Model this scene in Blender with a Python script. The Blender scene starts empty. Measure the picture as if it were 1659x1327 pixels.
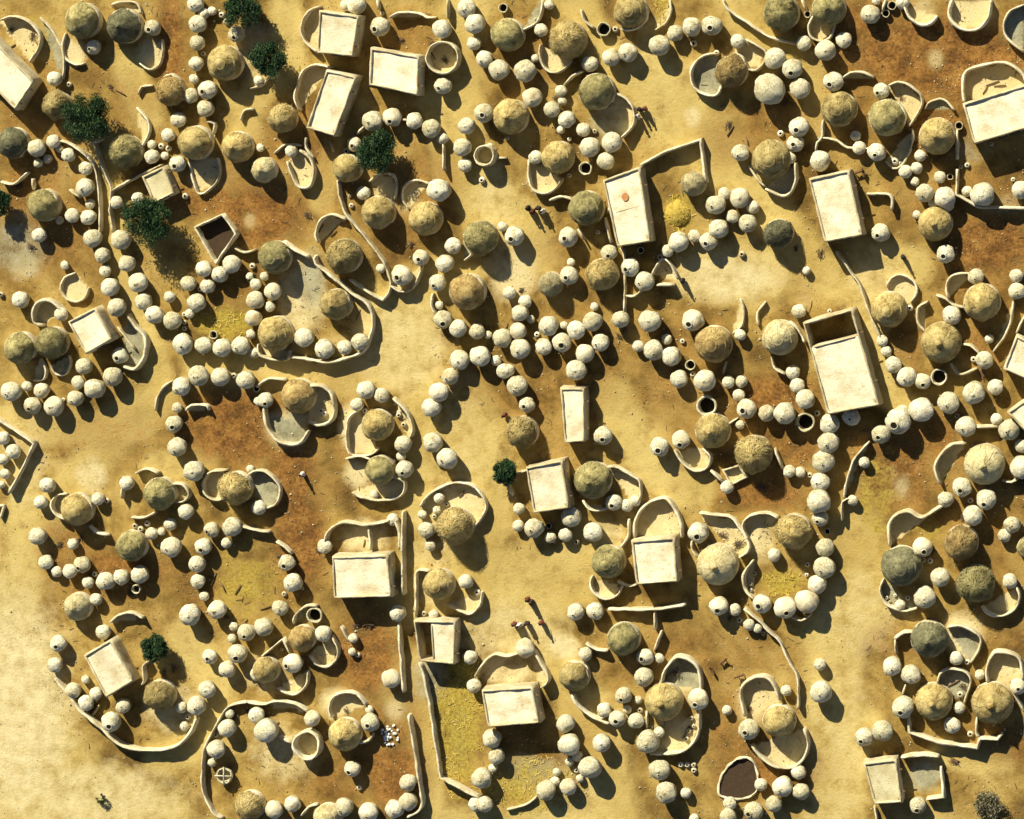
import bpy, bmesh, math, random
import numpy as np
from mathutils import Vector, Matrix, noise
random.seed(7)
S = bpy.context.scene
COL = S.collection
# ---------------------------------------------------------------- camera, sky, sun, exposure
PXM = 16.0                                   # photo pixels per metre on the ground
DIST = 400.0
TX, TY = math.radians(11), math.radians(6)
dvec = Vector((math.tan(TX), math.tan(TY), 1)).normalized()
cam_d = bpy.data.cameras.new("camera"); cam = bpy.data.objects.new("camera", cam_d); COL.objects.link(cam); S.camera = cam
cam_loc = dvec*DIST
fwd = -dvec; rgt = fwd.cross(Vector((0, 1, 0))).normalized(); upv = rgt.cross(fwd).normalized()
cam.matrix_world = Matrix(((rgt.x, upv.x, dvec.x, cam_loc.x), (rgt.y, upv.y, dvec.y, cam_loc.y), (rgt.z, upv.z, dvec.z, cam_loc.z), (0, 0, 0, 1)))
cam_d.sensor_fit = 'HORIZONTAL'
TH = (1659/PXM/2)/DIST
cam_d.angle = 2*math.atan(TH); cam_d.clip_start = 1; cam_d.clip_end = 6000
def at(px, py, h=0.0):
    d = fwd + rgt*((px-829.5)/829.5*TH) - upv*((py-663.5)/829.5*TH)
    t = (h-cam_loc.z)/d.z
    p = cam_loc + d*t
    return Vector((p.x, p.y, h))
ELEV = math.radians(37); SH = Vector((0.47, -0.88, 0)).normalized()      # where shadows fall on the ground
W = bpy.data.worlds.new("World"); S.world = W; W.use_nodes = True
wn = W.node_tree.nodes; bg = wn['Background']
sky = wn.new('ShaderNodeTexSky'); sky.sky_type = 'NISHITA'; sky.sun_disc = False
sky.sun_elevation = ELEV; sky.sun_rotation = math.atan2(-SH.x, -SH.y); sky.dust_density = .6; sky.air_density = .6; sky.altitude = 1200
W.node_tree.links.new(sky.outputs[0], bg.inputs[0]); bg.inputs[1].default_value = 0.065
ld = bpy.data.lights.new("sun", 'SUN'); ld.energy = 5.0; ld.angle = math.radians(0.8); ld.color = (1, .93, .73)
sun = bpy.data.objects.new("sun", ld); COL.objects.link(sun)
sdir = Vector((SH.x*math.cos(ELEV), SH.y*math.cos(ELEV), -math.sin(ELEV)))
sun.rotation_euler = sdir.to_track_quat('-Z', 'Y').to_euler(); sun.location = (0, 0, 60)
S.view_settings.view_transform = 'Standard'; S.view_settings.look = 'None'; S.view_settings.gamma = 1; S.view_settings.exposure = 0.92
# ---------------------------------------------------------------- survey data
# Traced in 16 sheets; x, y, r in sheet units (1 sheet unit = 1/3.9024 photo pixel), flag d: dark hole, o: open mouth
SX = (0, 400, 820, 1239); SY = (0, 330, 660, 987); SK = 3.9024
GR = {
(0,0): "965 175 50 d;1250 155 55;1245 270 45;1240 400 45;1315 565 57 d;1200 605 45;1300 690 52;1125 760 47;1060 855 42 d;960 990 45;1120 1030 50 d;1040 985 25;1018 925 22 d;1065 940 22;590 295 45 d;345 500 45;230 930 55;335 895 42;430 980 42;300 1005 28;238 1030 28 d;375 940 25;540 1065 42;540 1185 55;735 1280 40 d;870 1255 38;570 1290 30;1495 210 50 d;1235 25 50;1340 70 28;1285 85 35;1400 95 22;1430 135 22;1635 510 30;1635 1060 40;1285 340 18;1225 500 30;960 915 28;1170 1240 22;435 535 20",
(1,0): "695 30 58;625 35 35;840 165 58 d;1235 185 55;1240 540 50 d;1380 50 58;1445 150 60;1435 275 42;1500 375 52;1595 440 62;1490 715 58 d;1390 795 50;1365 930 55;1378 1045 42;1485 1140 22;797 770 62;918 745 55 d;1055 765 50;1165 810 57;1235 875 35 d;680 910 45 d;735 1220 42 d;1215 1200 70;280 955 38 d;85 935 25;630 955 22 d;855 85 14;650 1240 14;660 1300 18;1620 50 30 o;1535 925 22",
(2,0): "115 450 68;180 370 25 d;220 190 40;165 620 60;345 575 35;355 640 27;290 690 50;385 750 52;485 820 42;560 830 18;525 930 60;665 900 60;628 1015 52;500 1065 42 o;185 995 42 d;400 880 15;400 1110 14;530 405 50;665 360 52;770 335 57;965 285 62;1065 210 48;1172 170 57;1300 162 60 d;1185 275 22;1465 260 42;1330 335 20;1380 1225 38 d;1470 1250 58;1560 1310 38;1325 1300 60;1480 960 50;690 185 22;270 30 30 d;8 875 12;345 820 25;615 185 45 o",
(3,0): "30 570 92;60 370 62;170 435 60 d;222 555 62;220 800 58 d;190 910 50 d;160 1000 35 d;348 1020 62;248 275 45;380 320 60;497 255 48;668 90 58;270 90 22 o;765 85 25 o;805 35 28 o;705 5 25;870 15 40;435 515 58 d;740 575 48 d;575 860 32;598 935 40;712 965 55 d;822 1020 24 d;860 1032 14;890 1085 40 d;960 1062 36 d;950 1148 27;982 985 35;1005 1225 55;1145 1250 62;1062 1285 27;1105 1120 36 d;1172 1118 20 o;1280 1045 18;1240 1055 14;1228 795 26 o;1280 1210 32 d;1378 1222 70;1570 1135 15;1620 1205 52;1290 445 14;1435 910 14;100 845 22 d",
(0,1): "555 85 47;375 105 25;455 75 45;565 8 28;245 200 45;585 220 57;765 230 62;648 325 47;665 425 37 d;408 390 27;800 380 52;870 498 60;695 530 57;738 655 57;908 615 52;978 705 57;1085 740 55;1155 882 62;1290 900 53;1402 905 57;1520 898 58;1605 945 32;1585 825 30 d;1290 408 50;1458 382 55;1395 450 50;1310 520 45;1265 540 20;1192 505 47;1238 622 55;1200 695 30;1165 700 18;1165 750 16;1165 790 18;1350 830 28 o;1070 590 35 d;130 610 52;385 700 42;755 962 50 d;530 1030 52;712 1092 58;600 1170 62;492 1130 42;472 1230 50;335 1285 62;198 1275 55 d;266 1182 48;170 1155 32;75 1190 60;400 1240 14;1145 1152 57;1255 1090 62;1392 1098 57;1478 1088 22;1553 1118 55;1118 1290 32;1600 720 52;1580 460 25;1615 510 35;1595 395 22;5 575 20;1620 1170 22 o;1635 1250 30",
(1,1): "50 610 55;38 725 48;20 820 35 d;65 510 45;35 395 25;110 460 27;20 460 25;162 555 52;145 650 33 d;45 945 32;362 850 60;490 918 60;618 908 45;715 868 55;110 1240 48 d;10 1125 50;755 1180 55;850 1210 47;695 1270 40;745 1310 20;960 1320 15;978 450 62 d;1098 345 48 d;845 410 28;1300 270 50;1250 380 55;1205 500 52 d;1215 643 26;1237 730 55 d;1338 790 55;1452 805 47;1525 830 25;1610 850 57;1340 990 60;1472 970 62;1575 992 32;1625 1060 45;1282 1090 52;1208 1192 60;1168 1290 58;470 1310 20;1615 145 30",
(2,1): "50 205 60 d;390 215 60 d;648 310 50 d;785 400 55 d;395 455 57 d;880 498 58;1090 235 60;1020 298 37;973 338 20;1190 205 38;1345 160 58;1280 240 52 d;1525 125 55;1430 82 40;1562 20 35;850 295 22 o;20 565 40 d;90 690 50;120 620 40;155 730 25 d;272 770 60;75 805 50;195 828 20;440 800 57;548 745 58;348 880 58 d;235 905 50;92 918 62;600 880 52;500 950 55;442 1055 62;558 652 25 d;365 770 25;725 730 52;910 750 68;1015 858 32;835 900 35;930 925 60;1045 970 58;1180 745 65 d;1480 830 35;1165 1020 33 o;1180 1078 20;1092 1105 52;1258 1120 65;1405 1128 38;1487 1125 36;1470 1212 37 d;1525 1300 57 d;1265 1280 65 o;72 1150 62;130 1270 50 d;15 1050 38;1115 870 18;1490 320 22;580 180 15;410 370 25 d",
(3,1): "735 183 55 d;1140 318 55 d;1335 460 47;1590 455 40;1595 555 52;1185 705 55;918 660 22;1420 855 27;1388 985 55;1320 985 20;743 868 35;768 935 32 d;812 1018 50;898 1098 58;998 1125 50 d;1100 1098 52 o;1322 1190 67;1460 1160 46;1158 1262 67;985 1310 72;178 1065 42 d;205 1150 45 d;258 1235 58;130 1325 65;12 1318 50;215 680 42 d;330 1325 22;865 1325 50;265 425 25;410 680 16;1055 10 25;960 70 25;1150 8 42",
(0,2): "15 195 42;82 280 45;15 330 35;30 420 32;5 490 25;300 495 48;255 600 42 d;235 820 55;288 980 45 d;358 1040 35;440 1035 45;520 995 50 d;460 865 35;555 1108 36;597 1055 20;665 1102 57;765 1075 48;882 1055 55;605 1215 38 d;955 800 38;888 770 22;930 735 22;853 750 22;1020 785 25;1075 740 38 d;1078 888 62;1178 658 47;800 480 45 d;618 580 40 d;675 590 20;1098 110 52 d;1118 252 60;1222 402 63;1340 775 47 d;1462 757 58;1430 857 33 d;1280 880 52 d;1245 990 52;1248 1100 45 d;1290 1195 30;1372 1280 58;1195 1310 65;1580 390 25;860 1150 30 o",
(1,2): "75 635 45;490 880 45 d;920 710 37;985 232 53;998 392 52 d;975 310 30;925 340 18;805 552 27;960 50 20 d;990 110 20;490 40 20;1180 222 62;1265 328 65;1215 575 32;1262 612 16;1200 650 25;1108 678 28;1185 690 18;1130 775 50;1158 875 32;1383 1100 45;1455 1170 24;250 985 50 d;293 1110 57;208 1270 47;955 1305 50;1120 1305 20;1180 1310 30;235 1180 18;350 1145 12",
(2,2): "608 175 56 d;965 250 57 d;1100 205 55 d;1478 110 27;1395 505 40;80 640 35 d;75 748 35;175 765 60;408 695 60;375 805 43;280 823 35;268 750 20 o;445 850 22;550 795 58;680 605 50 d;762 620 38 d;815 590 35;1220 785 60 d;1545 1115 18;1570 1050 15;1545 1155 15;1620 1240 57 d;1345 1255 57 d;1445 1280 37 d;440 1290 52;560 1290 52",
(3,2): "130 65 65;255 95 60 o;330 38 22 d;410 105 60;398 225 65;375 345 65;350 472 57;342 592 72;355 702 50 d;395 785 20 o;377 888 55;378 1018 65;330 1125 58;268 1228 70;130 1268 65 d;15 1240 50;548 60 52;738 168 55 d;845 90 75 d;985 45 72;1270 122 60;1160 10 60;1465 75 35 d;1545 145 65;1625 245 42;1620 380 68;630 348 33;555 590 32 d;155 405 38;225 410 32 d;285 430 20;1238 508 58 d;1145 580 48;1400 582 60 d;1312 680 60;1300 590 20;1565 740 50;1515 810 40 d;1000 885 60 d;1002 965 17;1045 970 20;1110 1080 57;1015 1200 65;855 1250 33;770 1205 15;825 1190 12;905 1205 18;790 1230 10;1550 1100 45 d;60 935 40 d;270 995 18;265 1060 15;1215 55 18",
(0,3): "360 215 50 d;340 350 48;460 515 48;545 595 50;605 535 40;540 445 27;650 145 45 d;780 615 47;700 715 62 d;1145 622 35 d;1240 610 57;1305 510 57;1187 683 22;1165 740 30;1180 60 72;1375 20 55;1325 300 47 d;1555 150 55 d;1475 110 28;1465 185 28;1500 280 60 d;1435 380 52;1620 410 40;1630 120 30;1450 660 30;1430 752 55;1365 795 20;1363 885 57;1340 970 27",
(1,3): "15 150 40;105 115 57;210 10 45;480 155 50;290 345 60 d;670 185 30;665 270 25;700 290 18;220 255 12;912 440 57;1410 305 43;1435 485 45 d;1550 815 58;1580 930 48;1555 1005 27;1482 1065 62;1445 1235 45;1505 1235 50;62 670 50;115 775 75;410 690 52;778 720 57 d;775 635 25;668 1010 50 d;1022 1098 52;1020 1215 55;930 1265 57;765 1285 62;610 1250 58;285 1230 50;710 1130 20;170 1270 55;425 40 52 o",
(2,3): "120 250 58;500 285 42 d;880 300 52 d;968 310 30;870 425 60;740 545 50 d;835 575 25 d;618 640 45;765 635 27;700 690 52 d;820 708 50;845 640 22;895 830 68;965 780 35;1215 572 65 d;915 745 14;370 720 55;392 848 68;450 930 33;400 965 28;528 1000 70;445 1020 20;600 845 55;247 1150 60;388 1125 52;308 1090 30;318 1030 25;465 1070 25;970 1015 62;1015 1165 67;1135 1162 33;1105 985 20;1145 985 20;1185 985 18;1187 1020 20;1530 770 65 d;1610 1110 38;1412 1230 40 d;1568 1280 60 d;1405 1310 50;1475 70 20;1535 98 35;1590 122 27;1625 155 15;1395 640 30;1170 690 18;1155 770 18;1140 820 18;1185 740 14;1190 1325 30",
(3,3): "348 350 38;353 522 65;135 515 33 d;812 355 58;922 418 57;865 620 67 d;740 775 62;625 805 55 d;1210 310 42 d;1280 335 20;1360 415 30;1188 735 50;1230 625 35 d;1300 790 22;1600 490 48 d;212 1032 45;225 1152 50;110 1122 62;62 1235 50;970 1240 50 d;1235 540 22",
}
# huts: x y r tone(t tan, o olive, g dark green, p pale, b brown) style(s smooth, r rough, c with a cone tip)
HU = {
(0,0): "510 130 115 o s;775 165 112 g s;1410 400 112 t s;1225 905 110 t s;1490 930 100 t s;785 960 105 o r;350 665 90 t r;1070 580 90 b r;70 905 100 g s;265 1300 105 o s",
(1,0): "100 1075 80 p s;215 750 90 t r;625 1065 92 t s;820 1345 105 t s;1120 1385 105 t s",
(2,0): "0 220 105 o s;385 250 115 t r;780 70 105 t s;565 580 115 o s;20 740 110 t s;320 995 100 t s;1420 450 100 b r;1180 1165 75 p r;500 1320 110 o s",
(3,0): "100 80 110 o r;400 55 105 o s;465 690 110 t s;770 745 115 o s;1085 860 112 t s;35 1010 120 t s",
(0,1): "115 915 105 o s;320 880 100 o r",
(1,1): "165 340 105 o s;605 335 110 t r;555 640 100 t s;170 825 112 t s;1385 560 115 b s;1470 215 105 o r;315 1220 110 b s",
(2,1): "600 450 100 t r;275 510 75 p r;1305 890 115 b s",
(3,1): "85 190 90 g r;1075 130 105 t c;780 670 110 t s;1370 625 115 t s;1110 880 125 t c;90 850 110 p s",
(0,2): "475 650 105 t s;1000 550 105 o s;820 880 100 o s;1480 515 105 t r;480 1265 90 p s",
(1,2): "815 115 100 t s;835 400 95 o s;1310 750 115 t r;1205 1125 100 t s",
(2,2): "95 160 100 t r;540 465 118 o s;640 980 105 o s;1330 1000 130 p c;1300 150 110 t s;1560 300 115 t r",
(3,2): "180 790 110 t r;1385 365 125 p c;860 1010 125 g s;1240 860 105 b r;1330 1120 115 o r;1665 890 70 o s",
(0,3): "1000 550 100 t r;1570 1250 95 t r",
(1,3): "340 190 85 b s;110 390 85 t s;610 800 105 t s;500 1325 90 p s",
(2,3): "735 195 105 o s;425 430 95 t s;990 590 120 t c",
(3,3): "85 715 105 t s;1035 195 115 g s;1065 590 115 t c;1435 600 130 t c",
}
# free-standing clay walls, traced along their tops; trailing letter: w wide, l low, c closed
WL = {
(0,0): "0 125,80 105,160 130,225 185,250 240,235 310,180 395;250 110,330 200,395 330,400 430,390 500 l;410 210,390 290,410 370,480 410,530 400 l;880 400,940 440,1000 410,1025 330,1020 250 l;700 30,770 10,860 20,890 90 l;370 890,450 920,560 1000,600 1080,620 1200,625 1460,600 1463;640 885,590 905,640 1050,700 1190,690 1330,710 1470 s;700 1210,800 1150,880 1110,1020 1040;870 600,890 550,960 540 l;1030 490,1080 470,1140 520;860 680,930 760,940 830,900 920 l;1190 1020,1250 1220,1350 1170,1390 1080,1370 1000 l;1520 760,1540 700,1600 690 l;1300 770,1350 780,1340 850;0 1150,80 1165,170 1090;200 1130,205 1200;430 1200,500 1250;290 1200,350 1240,370 1310",
(1,0): "460 40,390 70,345 150,345 230,400 300,450 330;530 430,430 410,350 450,320 520,300 620,330 700;900 110,960 80,1080 85,1130 110,1190 110;1265 0,1265 120;820 0,830 60;1332 365,1303 436,1232 465,1161 436,1132 365,1161 294,1232 265,1303 294 c;1559 985,1541 1029,1497 1047,1453 1029,1435 985,1453 941,1497 923,1541 941 c;1560 1000,1639 1000 l;170 970,240 915,340 920 l;250 1020,270 1080,320 1180,390 1180,420 1090,390 1000,330 950;370 870,370 930,420 1000 l;520 890,545 960 l;1235 910,1240 1080;770 1150,840 1100,920 1110,945 1180,930 1260 l;1150 1160,1060 1140,990 1180,980 1260,1020 1320 l;570 1140,580 1230,610 1330,640 1378,740 1498,840 1628,870 1678,905 1808,865 1888,830 1888,640 1768;690 850,740 800;975 755,1010 760;20 560,90 540,135 490 l",
(2,0): "100 190,190 140,225 50,220 0;215 280,210 350,240 430,300 460,370 430,410 380;360 540,420 480,480 450;690 590,760 630,805 700,800 790,730 870;500 480,620 490,670 540;890 60,870 140,790 190,720 180;470 60,490 130,550 180;1030 0,1040 60,1010 140,940 190 l;1340 340,1250 350,1180 410,1165 480,1190 560,1260 600,1330 600,1360 540;1430 340,1490 360,1530 440,1600 430,1639 330,1510 250;1370 0,1400 60,1530 150,1639 220,1710 250,1825 280;140 1010,140 1120,170 1200,240 1225,310 1190,350 1130;845 1045,1000 960,1225 885,1245 1050,1265 1160 ws;1530 1050,1600 1150,1639 1180 l;270 1270,340 1245,410 1260",
(3,0): "310 95,275 160,290 230,350 260,410 240,440 160;230 0,260 70;740 70,760 0;880 40,920 120,990 160,1050 145,1085 100 w;1180 0,1160 80,1190 150,1260 190,1350 180,1410 110,1430 0 w;1639 30,1550 70,1510 150,1530 240,1639 330;490 495,540 460,620 460,690 490;780 540,840 520,910 540,980 600,990 660,950 740,910 800;930 810,935 880,910 970,860 1050,810 1065,760 1020 l;365 760,360 870,330 900,320 960;360 870,450 890,520 935,570 930;640 940,670 945;190 1030,195 1130,165 1210,110 1240,0 1195 w;1010 690,1050 640,1130 630,1200 700 l;1215 820,1215 1010;1215 1070,1210 1230,1350 1310,1639 1318,1760 1318 ws;1260 650,1250 560,1260 470,1320 430,1500 395,1620 460,1660 560 w;640 1230,790 1235,800 1327",
(0,1): "265 770,215 760,205 690,230 630,290 610,350 640,390 690 w;320 1020,350 1080,410 1080,440 1020,430 960 l;250 980,290 1050,270 1110,210 1120 l;800 700,850 780,900 830,920 900,890 1000,840 1050,780 1030 w;740 780,850 920 l;1230 150,1400 70,1490 190,1360 380 c;1480 280,1540 310,1610 290;980 1310,990 1230,1030 1160,1090 1120 l;1170 1310,1210 1275,1300 1280,1310 1310;560 530,533 593,470 620,407 593,380 530,407 467,470 440 l",
(1,1): "220 240,290 290,380 340 w;430 330,430 380,540 470,650 560,760 640,790 740,770 850,720 940,620 980,510 1005,400 990,270 970 w;270 930,250 985,180 990,80 960,65 890;450 250,430 200,460 110,530 70,620 100;910 520,960 555,1020 550,1070 490,1105 390;1370 190,1380 260,1420 310,1370 360;1170 570,1165 640,1190 700;55 1160,130 1110,240 1115;390 1150,470 1160,530 1210,545 1280,545 1338,510 1388,440 1403,390 1378 w;100 1290,105 1340,130 1428,190 1498,270 1528,340 1508,385 1438 w;920 1230,1000 1310,1030 1368,1045 1438,1020 1488",
(2,1): "620 90,660 250;720 280,745 350,745 690;750 580,810 585,850 545;920 450,950 390,990 350,1040 390,1085 480;950 515,1060 515 w;1480 600,1500 680,1490 770,1430 820 l;1639 620,1590 690,1590 770 l;450 160,490 230;1370 1080,1390 1000 l;660 0,640 60 l",
(3,1): "450 300,540 430,600 520,640 640,690 760,740 860;770 520,800 470,860 450,940 490,960 560,920 625 l;1030 620,970 660,965 750,1010 810;1160 600,1145 520,1180 460,1260 440,1300 450;1080 580,1140 600,1190 640,1260 660;1570 620,1560 720,1520 830,1440 940;1250 890,1300 900,1360 950;1170 1010,1230 1080,1340 1045;1700 650,1639 720,1590 820;150 750,210 800,250 880;40 970,60 1040,130 1080",
(0,2): "-60 50,0 90,110 160,210 230,130 400,50 545 s;410 550,350 560,320 620,350 680,410 710;560 750,600 790,680 810;850 420,920 390,1000 420;1080 490,1150 490,1190 550,1150 600,1100 600;820 700,900 700,980 665;770 500,765 580;1430 400,1330 410,1280 470,1290 550,1350 590,1400 585;1520 755,1639 785,1700 790;-30 640,20 620,0 700 l",
(1,2): "700 20,640 70,625 180,650 300,780 300,830 260;620 330,700 310,780 330;930 440,990 470,985 540,930 580,830 590,720 570,660 540;0 430,60 400,130 420,190 480,205 550,170 620,110 640;490 860,510 790,600 730,740 745,860 730,920 710,960 790,960 900 w;765 755,780 905;1090 630,1130 570,1200 520,1300 480,1400 490,1470 540,1510 620,1480 700,1420 770;1150 1040,1070 1040,1065 1180,1065 1330;1270 1250,1400 1310,1470 1250,1480 1170;985 660,980 930,985 1190 w;180 850,240 890,280 930;290 1370,300 1320,370 1260,440 1260",
(2,2): "640 380,700 380,800 440,840 470,845 560,810 620;480 590,520 640,570 655,640 640;810 830,810 730,850 650,920 595,1010 580,1060 640,1100 730,1105 830 w;770 710,770 810,720 890;540 1070,530 1130,570 1190,630 1215,700 1190,730 1130;700 1100,760 1135,820 1125;640 1280,930 1280,1130 1250 w;935 1290,940 1410;1060 270,1120 360,1200 405,1270 380,1290 310,1240 260;1290 400,1370 480 w;1370 400,1470 370,1520 440,1420 490 cl;1170 850,1175 900,1210 950;1220 670,1300 680,1420 700,1470 760,1530 860,1520 920,1470 950;1720 700,1639 670,1540 690,1490 750,1530 840;1560 970,1500 1060,1510 1160,1570 1220 w;0 480,40 560;60 420,130 400;1400 110,1460 70",
(3,2): "660 220,570 320,530 420,505 520,500 580;540 580,490 600,485 720;1270 230,1190 235,1120 290,1075 370,1085 440,1110 490 w;1600 450,1560 475,1500 465;790 880,780 760,820 690,900 660,990 700,1080 650,1150 600 w;750 1090,725 1160,760 1240,830 1280,900 1290,960 1270;1370 1260,1420 1310,1500 1320,1580 1280,1610 1200,1590 1140;1330 125,1470 125 w;60 260,110 390;160 1320,230 1350,290 1310;920 900,970 950",
(0,3): "340 440,420 530,500 640,640 760,700 820,780 870,900 895,1040 890,1130 855,1200 780,1240 690 w;690 90,740 45,820 25,900 60;890 480,910 450,900 360,940 330;1560 590,1440 620,1360 740,1290 880,1275 980,1280 1150,1340 1280,1400 1330;585 670,625 605 l",
(1,3): "0 590,100 605,180 585,300 600,380 650;90 300,225 190,270 290 s;390 290,430 350,500 370,560 320,570 250,530 170;190 500,240 530,310 540,370 480,380 390;590 110,640 210;955 95,985 530 w;530 690,515 630,540 560,610 530,690 540,750 610;700 850,770 830,790 790;290 870,310 810,380 780,440 820,450 900,400 950,340 940 cw;200 810,280 850 w;1020 670,1050 850,1080 1060,1100 1250,1010 1320 w;1085 340,1110 390,1150 600,1220 1070,1300 1110,1470 1200 ws;1440 430,1480 360,1560 290,1639 300,1720 280;340 1310,390 1250,440 1240",
(2,3): "165 260,220 350,265 450,215 500 w;500 220,570 260,640 265;490 330,520 400,500 480 l;980 470,1000 390,1070 310,1130 310,1200 360,1225 430,1230 510 w;1215 640,1215 760,1180 850,1100 905,990 920,905 915 w;885 650,885 760;410 540,450 610,530 680,650 730 w;1500 0,1600 80,1665 150,1720 200,1755 270,1800 360,1840 440,1845 630;1510 680,1480 560,1490 490,1560 440,1639 430,1690 480,1730 580 w;1550 860,1600 930,1680 990,1740 1005,1810 1005,1870 960,1905 880,1900 810,1880 760 w;1500 940,1420 980,1360 1060,1345 1170,1420 1200,1530 1190,1590 1130,1570 980 cl;0 1270,120 1240,190 1190 l;980 140,930 270",
(3,3): "820 200,830 290;820 190,880 150,940 150 w;1150 120,1220 105,1300 130,1360 180,1350 260,1300 340;890 480,865 550;905 670,910 780,1120 850,1340 880,1360 820,1470 825,1500 790 ws;1340 690,1335 780,1355 810;1090 470,1110 410,1170 380,1250 390,1300 450,1270 560,1260 600;1410 470,1400 380,1450 280,1540 280,1610 320,1630 450 w;1570 530,1639 650;1110 1000,1130 1190,1020 1205 ws;690 1250,715 1380;860 940,990 925,1100 935 w",
}
# flat-roofed houses: label, height, corners of the parapet in photo pixels (TL, TR, BR, BL), share left open and the side it is on
HO = [
("flat-roofed clay house cut off by the left edge of the village view", 2.9, ((-42,31),(55,132),(24,179),(-73,78)), 0, ''),
("tiny flat-roofed clay house joined to a crooked wall beside the large tree", 2.0, ((229,286),(264,269),(283,313),(248,331)), 0, ''),
("square flat-roofed house with a rounded yard at its left, topmost of them", 2.9, ((516.6,16.7),(582,25.6),(571.7,92),(512.7,86)), 0, ''),
("slanted narrow flat-roofed house just under the topmost square one", 2.9, ((528,113),(578,124),(542,221.6),(495,207.5)), 0, ''),
("wide flat-roofed house standing beside the big round ring pen", 2.9, ((600,77),(679,91),(676.7,155),(597,138)), 0, ''),
("two-level flat roof with a round rust-brown stain on its upper half", 2.9, ((976,292),(1036.5,270),(1054.5,391.5),(999,400.5)), 0, 'div'),
("tall flat-roofed house beside the lone granary on the right lane", 3.0, ((1309.5,289.6),(1375,275.5),(1399,381),(1335,393)), 0, ''),
("broad flat-roofed house cut by the right edge with a timber-strewn yard above", 3.0, ((1559,168),(1687,129),(1708,195),(1577,234)), 0, ''),
("tilted square flat-roofed house with one dark spot near its lower corner", 2.6, ((109,521),(154,498),(183,549),(138,574.5)), 0, ''),
("largest flat-roofed house, its upper room open and dark", 3.1, ((1300,523),(1381,500),(1426,656.5),(1340,672)), 0.27, 'top'),
("flat-roofed house corner at the right edge under a slanting wall", 2.8, ((1646.4,543),(1700,568),(1680,622),(1624.6,598)), 0, ''),
("flat roof corner at the right edge behind a chain of granaries", 2.8, ((1631,668),(1675,639),(1700,675),(1659,698)), 0, ''),
("square flat-roofed house standing right of the little bush tree", 2.9, ((851,757),(911,745),(922.5,824),(863.5,832)), 0, ''),
("narrow upright flat-roofed house, much taller than wide in plan", 2.5, ((907,628.5),(947,628.5),(947,716),(914,718)), 0, ''),
("flat-roofed house below a tall arch-shaped walled yard", 2.9, ((1022,876.5),(1093,870),(1098,943),(1030,948)), 0, ''),
("flat-roofed house below a yard split in two by a thin wall", 2.9, ((537,902),(628,899),(634.5,967.5),(539.6,970)), 0, ''),
("flat-roofed house slanting beside the small tree of the lower left compound", 2.5, ((135,1062),(179,1036),(217,1103),(171,1131)), 0, ''),
("small house with its left half open and dark, beside the long lane wall", 2.6, ((669,1005),(738,1006),(736,1077),(678,1072)), 0.42, 'left'),
("bright flat-roofed house beside the yellow straw strip", 3.0, ((779,1118),(862,1112.5),(875,1172),(789.5,1179)), 0, ''),
("small flat-roofed house at the bottom beside an open green-floored room", 2.5, ((1398,1236),(1452,1230),(1462,1301),(1416,1303.5)), 0, ''),
]
TR = [ # photo px x, y, crown radius, label
(392,14,30,"dark green tree at the top edge above a tan hut"),
(434,96,27,"round dark tree right of the first tall tan hut"),
(141,190,39,"bushy green tree beside the rough tan hut on the left"),
(610,246,33,"dark green tree growing among the upper granary ring"),
(236,360,40,"largest dark tree standing beside the long left lane"),
(-2,330,20,"dark tree cut by the left edge of the view"),
(818,766,19,"little bush tree left of the square flat-roofed house"),
(250,1050,22,"small green tree inside the lower left compound"),
(408,452,9,"tiny green bush among the granaries left of the walled hut"),
(164,1294,9,"tiny green bush alone on the bottom left sand"),
(1600,1305,24,"sparse dry grey bush at the bottom right"),
]
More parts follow.
